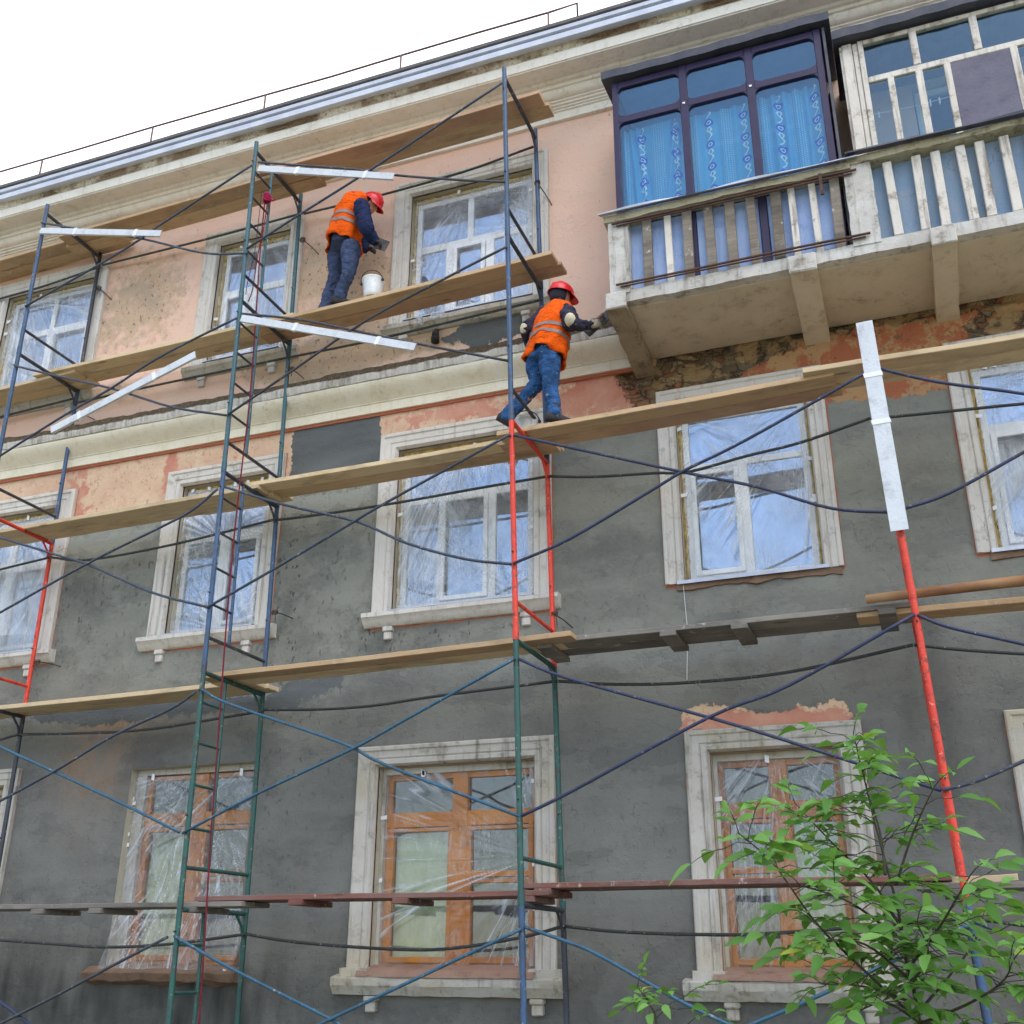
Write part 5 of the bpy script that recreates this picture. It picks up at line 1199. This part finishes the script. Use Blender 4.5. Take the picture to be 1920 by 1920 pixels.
def person(label, J, mats, bk=1.0):
    """J: joints in world space. keys: pel, chest, neck, head, face(dir), hipL.. etc"""
    root = thing('person', label, 'person', tuple(J['base']))
    side = J['right']/np.linalg.norm(J['right'])         # the person's right-hand direction
    pel, ch, nk, hd = J['pel'], J['chest'], J['neck'], J['head']
    sp = nk-pel; sp /= np.linalg.norm(sp); fw_ = np.cross(sp, side); fw_ = -fw_ if fw_@J['face'] < 0 else fw_
    fw_ /= np.linalg.norm(fw_)
    f, u, r = orient(J['face'], J['headup'])
    # ---- body: one continuous surface
    b = MB()
    b.rings([ellipse_ring(pel-sp*.06, side*.13, fw_*.09), ellipse_ring(pel+sp*.08, side*.125, fw_*.09), ellipse_ring(pel*.5+ch*.5, side*.12, fw_*.085), ellipse_ring(ch, side*.145, fw_*.095), ellipse_ring(ch*.45+nk*.55, side*.15, fw_*.085), ellipse_ring(nk-sp*.03, side*.07, fw_*.06)])
    limb(b, [nk-sp*.05, nk, hd-u*.05], [.06, .052, .055])
    Mh = np.stack([r, f, u], 1)
    b.ball(hd, (.074, .092, .108), 20, 14, Mh)
    b.ball(hd-u*.055+f*.035, (.055, .055, .05), 14, 9, Mh)
    limb(b, [hd+f*.085+u*.012, hd+f*.102-u*.02, hd+f*.094-u*.032], [.010, .015, .012], 8)
    for s in (-1, 1): b.ball(hd+r*s*.077-f*.008-u*.005, (.010, .02, .03), 8, 7, Mh)
    limb(b, [hd+f*.082-u*.058-r*.02, hd+f*.088-u*.057, hd+f*.082-u*.058+r*.02], [.008, .010, .008], 7)
    for s in ('L', 'R'):
        limb(b, [J['sh'+s], J['el'+s], J['wr'+s]], [.05, .04, .028]); limb(b, [J['hip'+s], J['kn'+s], J['an'+s]], [.08, .055, .04])
    body = remesh(b.build('body', M['skin'], root), .009, 4)
    ey = MB()
    for s in (-1, 1): ey.ball(hd+f*.084+r*s*.031+u*.012, (.013, .010, .008), 8, 6, Mh)
    ey.build('eyes', M['rubberdark'], root, smooth=True)
    # ---- trousers
    t = MB()
    t.rings([ellipse_ring(pel-sp*.10, side*.155*bk, fw_*.115*bk), ellipse_ring(pel, side*.165*bk, fw_*.125*bk), ellipse_ring(pel+sp*.10, side*.155*bk, fw_*.115*bk), ellipse_ring(pel+sp*.18, side*.15*bk, fw_*.11)])
    for s in ('L', 'R'):
        d = J['an'+s]-J['kn'+s]
        limb(t, [J['hip'+s], J['hip'+s]*.5+J['kn'+s]*.5, J['kn'+s], J['kn'+s]+d*.5, J['an'+s]+d*.06], [x_*bk for x_ in (.100, .088, .070, .066, .068)], 16)
    remesh(t.build('trousers', M[mats['legs']], root), .012, 5); folds(root.children[-1], .05, .02)
    # ---- jacket
    k = MB()
    k.rings([ellipse_ring(pel+sp*.03, side*.165*bk, fw_*.125*bk), ellipse_ring(pel*.5+ch*.5, side*.165*bk, fw_*.125*bk), ellipse_ring(ch, side*.19*bk, fw_*.13*bk), ellipse_ring(ch*.4+nk*.6, side*.19*bk, fw_*.115*bk), ellipse_ring(nk-sp*.02, side*.09, fw_*.08), ellipse_ring(nk+sp*.035, side*.07, fw_*.068)])
    for s in ('L', 'R'):
        limb(k, [J['sh'+s], J['sh'+s]*.45+J['el'+s]*.55, J['el'+s], J['el'+s]*.5+J['wr'+s]*.5, J['wr'+s]], [x_*bk for x_ in (.085, .076, .068, .058, .050)], 14)
    folds(remesh(k.build('jacket', M[mats['top']], root), .012, 5), .05, .03)
    # ---- hi-vis vest
    hem = J['hem']; secs = [(c_, a_*bk, d_*bk) for c_, a_, d_ in [(hem, .215, .18), (hem*.6+ch*.4, .21, .17), (hem*.3+ch*.7, .205, .165), (ch, .21, .16), (ch*.45+nk*.55, .2, .15), (nk-sp*.045, .155, .125), (nk+sp*.0, .10, .095)]]
    def ring_at(tt, gx=0):
        i = min(int(tt), len(secs)-2); w = tt-i
        c = secs[i][0]*(1-w)+secs[i+1][0]*w; a = secs[i][1]*(1-w)+secs[i+1][1]*w+gx; d = secs[i][2]*(1-w)+secs[i+1][2]*w+gx
        R = ellipse_ring(c, side*a, fw_*d, 48, 2.3); n = len(R)
        out = []
        for q_ in range(n):
            th = 2*PI*q_/n; w2 = .014*math.sin(5*th+tt*1.3)+.010*math.sin(9*th-tt*2.1); fl_ = max(0, 1.6-tt)/1.6
            out.append(R[q_]+(R[q_]-c)/np.linalg.norm(R[q_]-c)*w2*(.35+fl_) - sp*(.02*fl_*math.sin(3*th+1)))
        return out
    v = MB(); v.rings([ring_at(x_) for x_ in np.linspace(0, len(secs)-1.001, 26)], False, False)
    vo = v.build('vest', M['vest'], root, smooth=True)
    so = vo.modifiers.new('thick', 'SOLIDIFY'); so.thickness = .006
    folds(vo, .09, .022)
    for z_ in J.get('stripes', (1.15, 1.95)):
        s_ = MB().rings([ring_at(x_, .006) for x_ in np.linspace(z_, z_+.32, 5)], False, False).build('reflective_stripe', M['stripe'], vo, smooth=True)
        folds(s_, .09, .022)
    # ---- helmet and head cover
    hm = MB(); R = []
    for th in np.linspace(0, PI/2, 9):
        R.append([hd+u*(.032+.118*math.sin(th))+(r*math.cos(a_)*.108+f*math.sin(a_)*.13)*max(math.cos(th), .03) for a_ in np.linspace(0, 2*PI, 30)[:-1]])
    hm.rings(R, False, True)
    rb = []
    for s_, z_ in ((1.0, .032), (1.10, .022), (1.11, .018), (1.0, .026)):
        rb.append([hd+u*(z_-(.02 if math.sin(a_) > .3 and s_ > 1.05 else 0))+r*math.cos(a_)*.108*s_+f*math.sin(a_)*(.13*s_+(.05*max(0, math.sin(a_))**1.5 if s_ > 1.05 else 0)) for a_ in np.linspace(0, 2*PI, 30)[:-1]])
    hm.rings(rb, False, False)
    limb(hm, [hd+u*.10+f*.105, hd+u*.157, hd+u*.10-f*.105], [.012, .014, .012], 8)
    auto_smooth(hm.build('helmet', M['helmet'], root), 50)
    cp = MB(); R = []
    for z_, s_ in ((-.085, .78), (-.04, 1.0), (.0, 1.05), (.04, 1.06)):
        R.append([hd+u*z_+(r*math.cos(a_)*.083+f*(math.sin(a_)*.1-.012))*s_ for a_ in np.linspace(PI*.93, PI*2.07, 22)])
    cp.grid(np.array(R)); co = cp.build('head_cover', M['band'], root, smooth=True); so = co.modifiers.new('thick', 'SOLIDIFY'); so.thickness = .012
    # ---- boots
    for s in ('L', 'R'):
        bt = MB(); an = J['an'+s]; tf = J['toe'+s]/np.linalg.norm(J['toe'+s]); dn = J.get('dn'+s, V3(0, 0, -1)); sd2 = np.cross(tf, dn)
        R = []
        for x_, w_, h_ in ((-.09, .03, .06), (-.075, .04, .09), (-.02, .044, .10), (.05, .044, .075), (.11, .048, .05), (.155, .042, .04), (.185, .022, .028)):
            R.append(ellipse_ring(an+dn*(.10-h_/2)+tf*x_, sd2*w_, dn*h_/2, 14, 3))
        bt.rings(R); limb(bt, [an+dn*.05, an-dn*.06], [.05, .055])
        bt.build('boot', M['boot'], root, smooth=True)
    # ---- gloved hands, five fingers each
    for s in ('L', 'R'):
        h = MB(); wr = J['wr'+s]; hf, hn, hs = orient(J['hand'+s], J['palm'+s])   # forward along the hand, palm normal, thumb side
        th_ = J.get('thumb'+s, 1)
        R = [ellipse_ring(wr+hf*x_, hs*w_, hn*t_, 14, 2.6) for x_, w_, t_ in ((-.02, .028, .024), (.02, .036, .022), (.06, .044, .020), (.092, .043, .016))]
        h.rings(R)
        cu = J.get('curl'+s, .9)
        for i, (o_, L_) in enumerate(((.033, .066), (.011, .076), (-.011, .070), (-.032, .054))):
            p0 = wr+hf*.08+hs*o_*th_; a1 = cu*.6; a2 = cu*1.5; a3 = cu*2.1
            p1 = p0+(hf*math.cos(a1)+hn*math.sin(a1))*L_*.45; p2 = p1+(hf*math.cos(a2)+hn*math.sin(a2))*L_*.33; p3 = p2+(hf*math.cos(a3)+hn*math.sin(a3))*L_*.24
            limb(h, [p0, p1, p2, p3], [.0125, .0115, .0105, .009], 8)
        p0 = wr+hf*.03+hs*.032*th_; p1 = p0+hf*.03+hs*.03*th_+hn*.012; p2 = p1+hf*.03+hs*.006*th_+hn*.022
        limb(h, [p0, p1, p2], [.017, .0145, .011], 8)
        h.build('glove', M[mats['glove'+s]], root, smooth=True)
    for s in J.get('pads', ''):
        e = J['el'+s]; MB().ball(e+J['padoff'+s], (.052, .055, .07), 14, 9).build('elbow_pad', M['pad'], root, smooth=True)
    return root
def PJ(px, py, y): return np.array(at(px, py, y))
# upper worker, bending to the right over his work
yb = .80
zf = Z4+.07
def foot(px, py, y): q_ = PJ(px, py, y); return q_
P1 = dict(
 base=V3(PJ(640, 545, yb)[0], yb, zf), pel=PJ(645, 453, .80), chest=PJ(656, 405, .82), neck=PJ(677, 373, .86), head=PJ(695, 383, .87),
 face=V3(.8, .2, -.66), headup=V3(.6, .1, .8), right=V3(.50, -.84, .10),
 shR=PJ(679, 388, .66), elR=PJ(688, 429, .60), wrR=PJ(700, 450, .70), shL=PJ(668, 374, .98), elL=PJ(680, 428, 1.05), wrL=PJ(684, 466, .92),
 hipR=PJ(658, 466, .72), hipL=PJ(632, 463, .90), knR=PJ(653, 513, .68), knL=PJ(628, 515, .90), anR=PJ(637, 553, .74), anL=PJ(612, 560, .88),
 toeR=V3(.85, .45, 0), toeL=V3(.8, .55, 0), hem=PJ(643, 465, .80), handR=V3(.8, .3, -.45), palmR=V3(-.3, .2, -.9), handL=V3(.95, .1, -.1), palmL=V3(0, .3, -.95), stripes=(1.0, 1.75))
for s in 'LR':
    d = zf+.10-P1['an'+s][2]; P1['an'+s][2] += d
person('worker in orange vest and navy trousers bending by the bucket, scraper in hand', P1, dict(legs='trousers', top='jacket', gloveL='darkglove', gloveR='darkglove'), 1.06)
# his scraper and float
def trowel(label, c, d, n, L, W_, m='tool', name='plaster_float', grip=True):
    d = d/np.linalg.norm(d); n = n-d*(n@d); n = n/np.linalg.norm(n); s = np.cross(d, n); root = thing(name, label, 'hand tool', tuple(c))
    MB().obox(c, d*L/2, s*W_/2, n*.006).build('blade', M[m], root, bevel=.002)
    if grip:
        k = MB(); k.tube([c+n*.006-d*L*.25, c+n*.05-d*L*.2], .008, 6); k.tube([c+n*.006+d*L*.25, c+n*.05+d*L*.2], .008, 6); k.tube([c+n*.05-d*L*.3, c+n*.05+d*L*.3], .016, 10)
        k.build('grip', M['redwood'], root, smooth=True)
    return root
c = PJ(712, 459, .74)
r_ = thing('putty_scraper', 'broad steel scraper held by the bending worker', 'hand tool', tuple(c))
MB().obox(c+V3(.02, 0, 0), V3(.06, .02, -.03), V3(.03, 0, .055), V3(.0, .004, 0)).build('blade', M['tool'], r_)
MB().tube([c+V3(-.03, 0, .01), c+V3(-.13, -.02, .07)], .014, 8).build('grip', M['redwood'], r_, smooth=True)
c = PJ(700, 467, .95)
r_ = thing('chisel', 'thin dark chisel in the lower hand of the bending worker', 'hand tool', tuple(c))
MB().tube([c+V3(-.12, 0, .0), c+V3(.02, 0, 0)], .011, 8).build('grip', M['redwood'], r_, smooth=True)
MB().tube([c+V3(.02, 0, 0), c+V3(.14, .01, -.005)], [.006, .004], 6).build('blade', M['tool'], r_)
bp_ = PJ(701, 535, .80)
bucket((bp_[0], .78, Z4+.09), 'paint-splattered white metal bucket on the planks beside the bending worker')
# lower worker, striding, facing the wall
P2 = dict(
 base=V3(PJ(1000, 790, .5)[0], .5, Z3+.08), pel=PJ(1020, 662, .50), chest=PJ(1036, 612, .52), neck=PJ(1050, 574, .56), head=PJ(1052, 556, .60),
 face=V3(.62, .78, -.1), headup=V3(.12, .0, 1), right=V3(.78, -.62, .0),
 shR=PJ(1064, 586, .44), elR=PJ(1072, 608, .34), wrR=PJ(1104, 610, .52), shL=PJ(1018, 590, .68), elL=PJ(990, 618, .62), wrL=PJ(996, 648, .78),
 hipR=PJ(1030, 672, .44), hipL=PJ(1006, 668, .56), knR=PJ(1032, 728, .44), knL=PJ(1004, 722, .56), anR=PJ(1040, 782, .42), anL=PJ(954, 778, .52),
 toeR=V3(.8, .6, 0), toeL=V3(.75, .45, -.45), dnL=V3(-.45, 0, -.9), hem=PJ(1022, 674, .51), handR=V3(.85, .3, .25), palmR=V3(.1, .9, .1), handL=V3(.2, .7, -.6), palmL=V3(.6, .4, .3), stripes=(1.05, 1.8), pads='LR', padoffL=V3(-.02, -.02, .0), padoffR=V3(.0, -.045, .02), curlR=.8)
P2['anR'][2] = Z3+.07+.10
P2['anL'][2] += max(0, (Z3+.05+.13)-P2['anL'][2])
person('worker in orange vest and paint-spotted jeans striding along the planks, reaching right', P2, dict(legs='jeans', top='jacket2', gloveL='glove', gloveR='glove'))
trowel('dark plaster float held up against the wall by the striding worker', PJ(1122, 606, .62), PJ(1140, 594, .62)-PJ(1104, 626, .62), V3(-.35, -.9, -.1), .30, .11)
c = PJ(990, 778, .66)
b2 = bucket((PJ(990, 790, .75)[0]-.02, .78, Z3+.095), 'pale bucket behind the middle post at the striding worker\'s feet', .09, .125, .22)
# ================================================================ vegetation
def leaf_cloud(mb, rnd, base, d, L, W_):
    """one leaflet: pointed, folded along its midrib, drooping"""
    d = d/np.linalg.norm(d); up = (random.gauss(0, .55), random.gauss(-.35, .55), 1.); s = np.cross(d, np.array(up, float)); s /= (np.linalg.norm(s)+1e-9); n = np.cross(s, d)
    ts = (0, .18, .42, .68, .88, 1); ws = (.04, .62, 1, .78, .34, 0); mid = []; lf = []; rt_ = []
    fold = random.uniform(.1, .5); droop = random.uniform(.1, .6); tw = random.uniform(-.3, .3)
    for t, w in zip(ts, ws):
        c = base+d*L*t-np.array((0, 0, 1))*droop*L*t*t; s2 = s*math.cos(tw*t)+n*math.sin(tw*t)
        mid.append(c); lf.append(c+s2*W_*w/2+n*W_*w*fold*.5); rt_.append(c-s2*W_*w/2+n*W_*w*fold*.5)
    vs = lf+mid+rt_; k = len(ts); fs = []
    for i in range(k-1): fs += [(i, i+1, k+i+1, k+i), (k+i, k+i+1, 2*k+i+1, 2*k+i)]
    mb.add(vs, fs); v_ = random.random(); rnd += [v_]*len(vs)
def compound(mb, rnd, tw, base, d, L, n, sz):
    d = d/np.linalg.norm(d); pts = []
    for i in range(6): t = i/5; pts.append(base+d*L*t-np.array((0, 0, 1))*L*.35*t*t)
    tw.tube(pts, [.0022, .002, .0018, .0016, .0014, .001], 5)
    s = np.cross(d, (0, 0, 1.)); s /= np.linalg.norm(s)+1e-9
    for j in range(n):
        t = .35+.6*j/max(n, 1); p = base+d*L*t-np.array((0, 0, 1))*L*.35*t*t
        for sg in (-1, 1):
            dd = d*.55+s*sg*random.uniform(.7, 1)+V3(0, 0, random.uniform(-.25, .25)); l_ = sz*random.uniform(.5, 1.25)
            leaf_cloud(mb, rnd, p, dd, l_, l_*random.uniform(.40, .54))
    leaf_cloud(mb, rnd, pts[-1], d+V3(0, 0, -.25), sz*1.15, sz*.5)
def plant(name, label, cat, stems, dens, sz, ydep):
    root = thing(name, label, cat, tuple(stems[0][0])); lv = MB(); rnd = []; tw = MB()
    for st in stems:
        P_ = bez(st, 8); n = len(P_); r0 = .010 if st is stems[0] else .006
        tw.tube(P_, list(np.linspace(r0, .0022, n)), 7)
        ln = sum(np.linalg.norm(P_[i+1]-P_[i]) for i in range(n-1)); k = int(ln*dens)
        for i in range(k):
            t = random.uniform(.12, 1)**.8; q_ = t*(n-1); a = int(min(q_, n-2)); p = P_[a]+(P_[a+1]-P_[a])*(q_-a)
            ph = random.uniform(0, 2*PI); dr = V3(math.cos(ph), math.sin(ph)*.8, random.uniform(-.15, .6))
            side_l = random.uniform(.02, .22)*(1.1-t*.6)
            if side_l > .08:
                e = p+dr/np.linalg.norm(dr)*side_l; tw.tube([p, (p+e)/2+V3(0, 0, .015), e], [.002, .0018, .0015], 5); p = e
            compound(lv, rnd, tw, p, dr+V3(0, 0, .1), random.uniform(.11, .2), random.choice((1, 2, 2, 3)), sz)
        compound(lv, rnd, tw, P_[-1], P_[-1]-P_[-3]+V3(.02, 0, .02), .14, 2, sz)
    tw.build('trunk', M['bark'], root, smooth=True)
    o = lv.build('crown', M['leaf'], root, smooth=True, recalc=False)
    a = o.data.attributes.new('rnd', 'FLOAT', 'POINT'); a.data.foreach_set('value', np.array(rnd, np.float32))
    return root
TY = -3.2
def tp(l, dy=0): return [at(a, b_, TY+dy*(i/(max(len(l)-1, 1)))) for i, (a, b_) in enumerate(l)]
base = at(1725, 1925, TY)
stems = [[V3(base[0]+.02, TY, GZ), V3(base[0]+.01, TY, -1.4)]+tp([(1725, 1925), (1700, 1800), (1682, 1700), (1645, 1560), (1618, 1450), (1600, 1375)], .1),
 tp([(1712, 1905), (1600, 1800), (1530, 1730), (1450, 1620), (1385, 1562)], -.35), tp([(1690, 1745), (1640, 1660), (1560, 1580), (1490, 1505)], .3),
 tp([(1680, 1660), (1705, 1580), (1730, 1520), (1752, 1475)], -.1), tp([(1660, 1640), (1650, 1560), (1625, 1480)], .25), tp([(1700, 1830), (1620, 1770), (1540, 1765)], -.3),
 tp([(1720, 1900), (1780, 1830), (1830, 1760), (1850, 1690)], .3), tp([(1725, 1920), (1820, 1880), (1880, 1840), (1900, 1800)], -.2), tp([(1712, 1880), (1620, 1850), (1540, 1845)], .2),
 tp([(1700, 1820), (1760, 1740), (1790, 1690), (1820, 1640)], -.3), tp([(1690, 1760), (1590, 1690), (1500, 1660)], -.25), tp([(1722, 1915), (1660, 1880), (1600, 1900)], -.3), tp([(1722, 1915), (1800, 1930), (1870, 1925)], .1), tp([(1705, 1850), (1740, 1790), (1720, 1730)], -.35)]
plant('young_tree', 'leafy green young tree in front of scaffold at lower right', 'tree', stems, 24, .086, TY)
b0 = at(1225, 1990, -3.0)
plant('seedling', 'sparse green shoot tip at bottom edge left of the young tree', 'plant', [[V3(b0[0], -3.0, GZ), V3(b0[0], -3.0, -1.2), at(1232, 1935, -3.0), at(1215, 1880, -3.0), at(1195, 1850, -3.0)], [at(1240, 1960, -3.0), at(1270, 1935, -3.0), at(1290, 1920, -3.0)]], 6, .07, -3)
# ================================================================ light, sky, camera
SUN_EL, SUN_AZ = math.radians(52), math.radians(140)   # high behind the photographer, veiled by cloud
wd = bpy.data.worlds.new('World'); SC.world = wd; wd.use_nodes = True; nt = wd.node_tree; nt.nodes.clear()
out = nt.nodes.new('ShaderNodeOutputWorld'); bg = nt.nodes.new('ShaderNodeBackground'); sky = nt.nodes.new('ShaderNodeTexSky')
sky.sky_type = 'NISHITA'; sky.sun_disc = False; sky.sun_elevation = SUN_EL; sky.sun_rotation = SUN_AZ; sky.air_density = 1.0; sky.dust_density = .8
tc = nt.nodes.new('ShaderNodeTexCoord'); sep = nt.nodes.new('ShaderNodeSeparateXYZ'); nt.links.new(tc.outputs['Generated'], sep.inputs[0])
nz_ = nt.nodes.new('ShaderNodeTexNoise'); nz_.inputs['Scale'].default_value = 2.2; nz_.inputs['Detail'].default_value = 6; nt.links.new(tc.outputs['Generated'], nz_.inputs['Vector'])
ma = nt.nodes.new('ShaderNodeMath'); ma.operation = 'MULTIPLY_ADD'; nt.links.new(sep.outputs[1], ma.inputs[0]); ma.inputs[1].default_value = 1.15; nm_ = nt.nodes.new('ShaderNodeMath'); nm_.operation = 'MULTIPLY_ADD'; nt.links.new(nz_.outputs['Fac'], nm_.inputs[0]); nm_.inputs[1].default_value = .4; nm_.inputs[2].default_value = .3; nt.links.new(nm_.outputs[0], ma.inputs[2])
mr = nt.nodes.new('ShaderNodeMapRange'); nt.links.new(ma.outputs[0], mr.inputs[0]); mr.inputs[1].default_value = .05; mr.inputs[2].default_value = .7; mr.inputs[3].default_value = .26; mr.inputs[4].default_value = 1.0
mx = nt.nodes.new('ShaderNodeMix'); mx.data_type = 'RGBA'; nt.links.new(mr.outputs[0], mx.inputs[0]); nt.links.new(sky.outputs[0], mx.inputs[6]); mx.inputs[7].default_value = (8.6, 8.8, 9.2, 1)
nt.links.new(mx.outputs[2], bg.inputs[0]); bg.inputs[1].default_value = .14; nt.links.new(bg.outputs[0], out.inputs[0])
sl_ = bpy.data.lights.new('sun', 'SUN'); sl_.energy = .9; sl_.angle = math.radians(40); sl_.color = (1, .96, .9)
so = bpy.data.objects.new('sun', sl_); COL.objects.link(so)
dr = Vector((math.sin(SUN_AZ)*math.cos(SUN_EL), math.cos(SUN_AZ)*math.cos(SUN_EL), math.sin(SUN_EL)))
so.rotation_euler = dr.to_track_quat('Z', 'Y').to_euler(); so.location = (0, -10, 15)
cd = bpy.data.cameras.new('camera'); co = bpy.data.objects.new('camera', cd); COL.objects.link(co); SC.camera = co
cd.sensor_width = 36; cd.sensor_fit = 'HORIZONTAL'; cd.lens = 36*FPX/1920; cd.clip_end = 500; cd.clip_start = .05
co.matrix_world = Matrix(((RT[0], UP[0], -FW[0], CP[0]), (RT[1], UP[1], -FW[1], CP[1]), (RT[2], UP[2], -FW[2], CP[2]), (0, 0, 0, 1)))
vs_ = SC.view_settings; vs_.view_transform = 'Standard'; vs_.look = 'None'; vs_.gamma = 1; vs_.exposure = .80; vs_.use_curve_mapping = False
SC.cycles.use_denoising = True; SC.cycles.adaptive_threshold = .025; SC.cycles.max_bounces = 5; SC.cycles.diffuse_bounces = 3; SC.cycles.glossy_bounces = 2; SC.cycles.transparent_max_bounces = 10; SC.cycles.caustics_reflective = False; SC.cycles.caustics_refractive = False
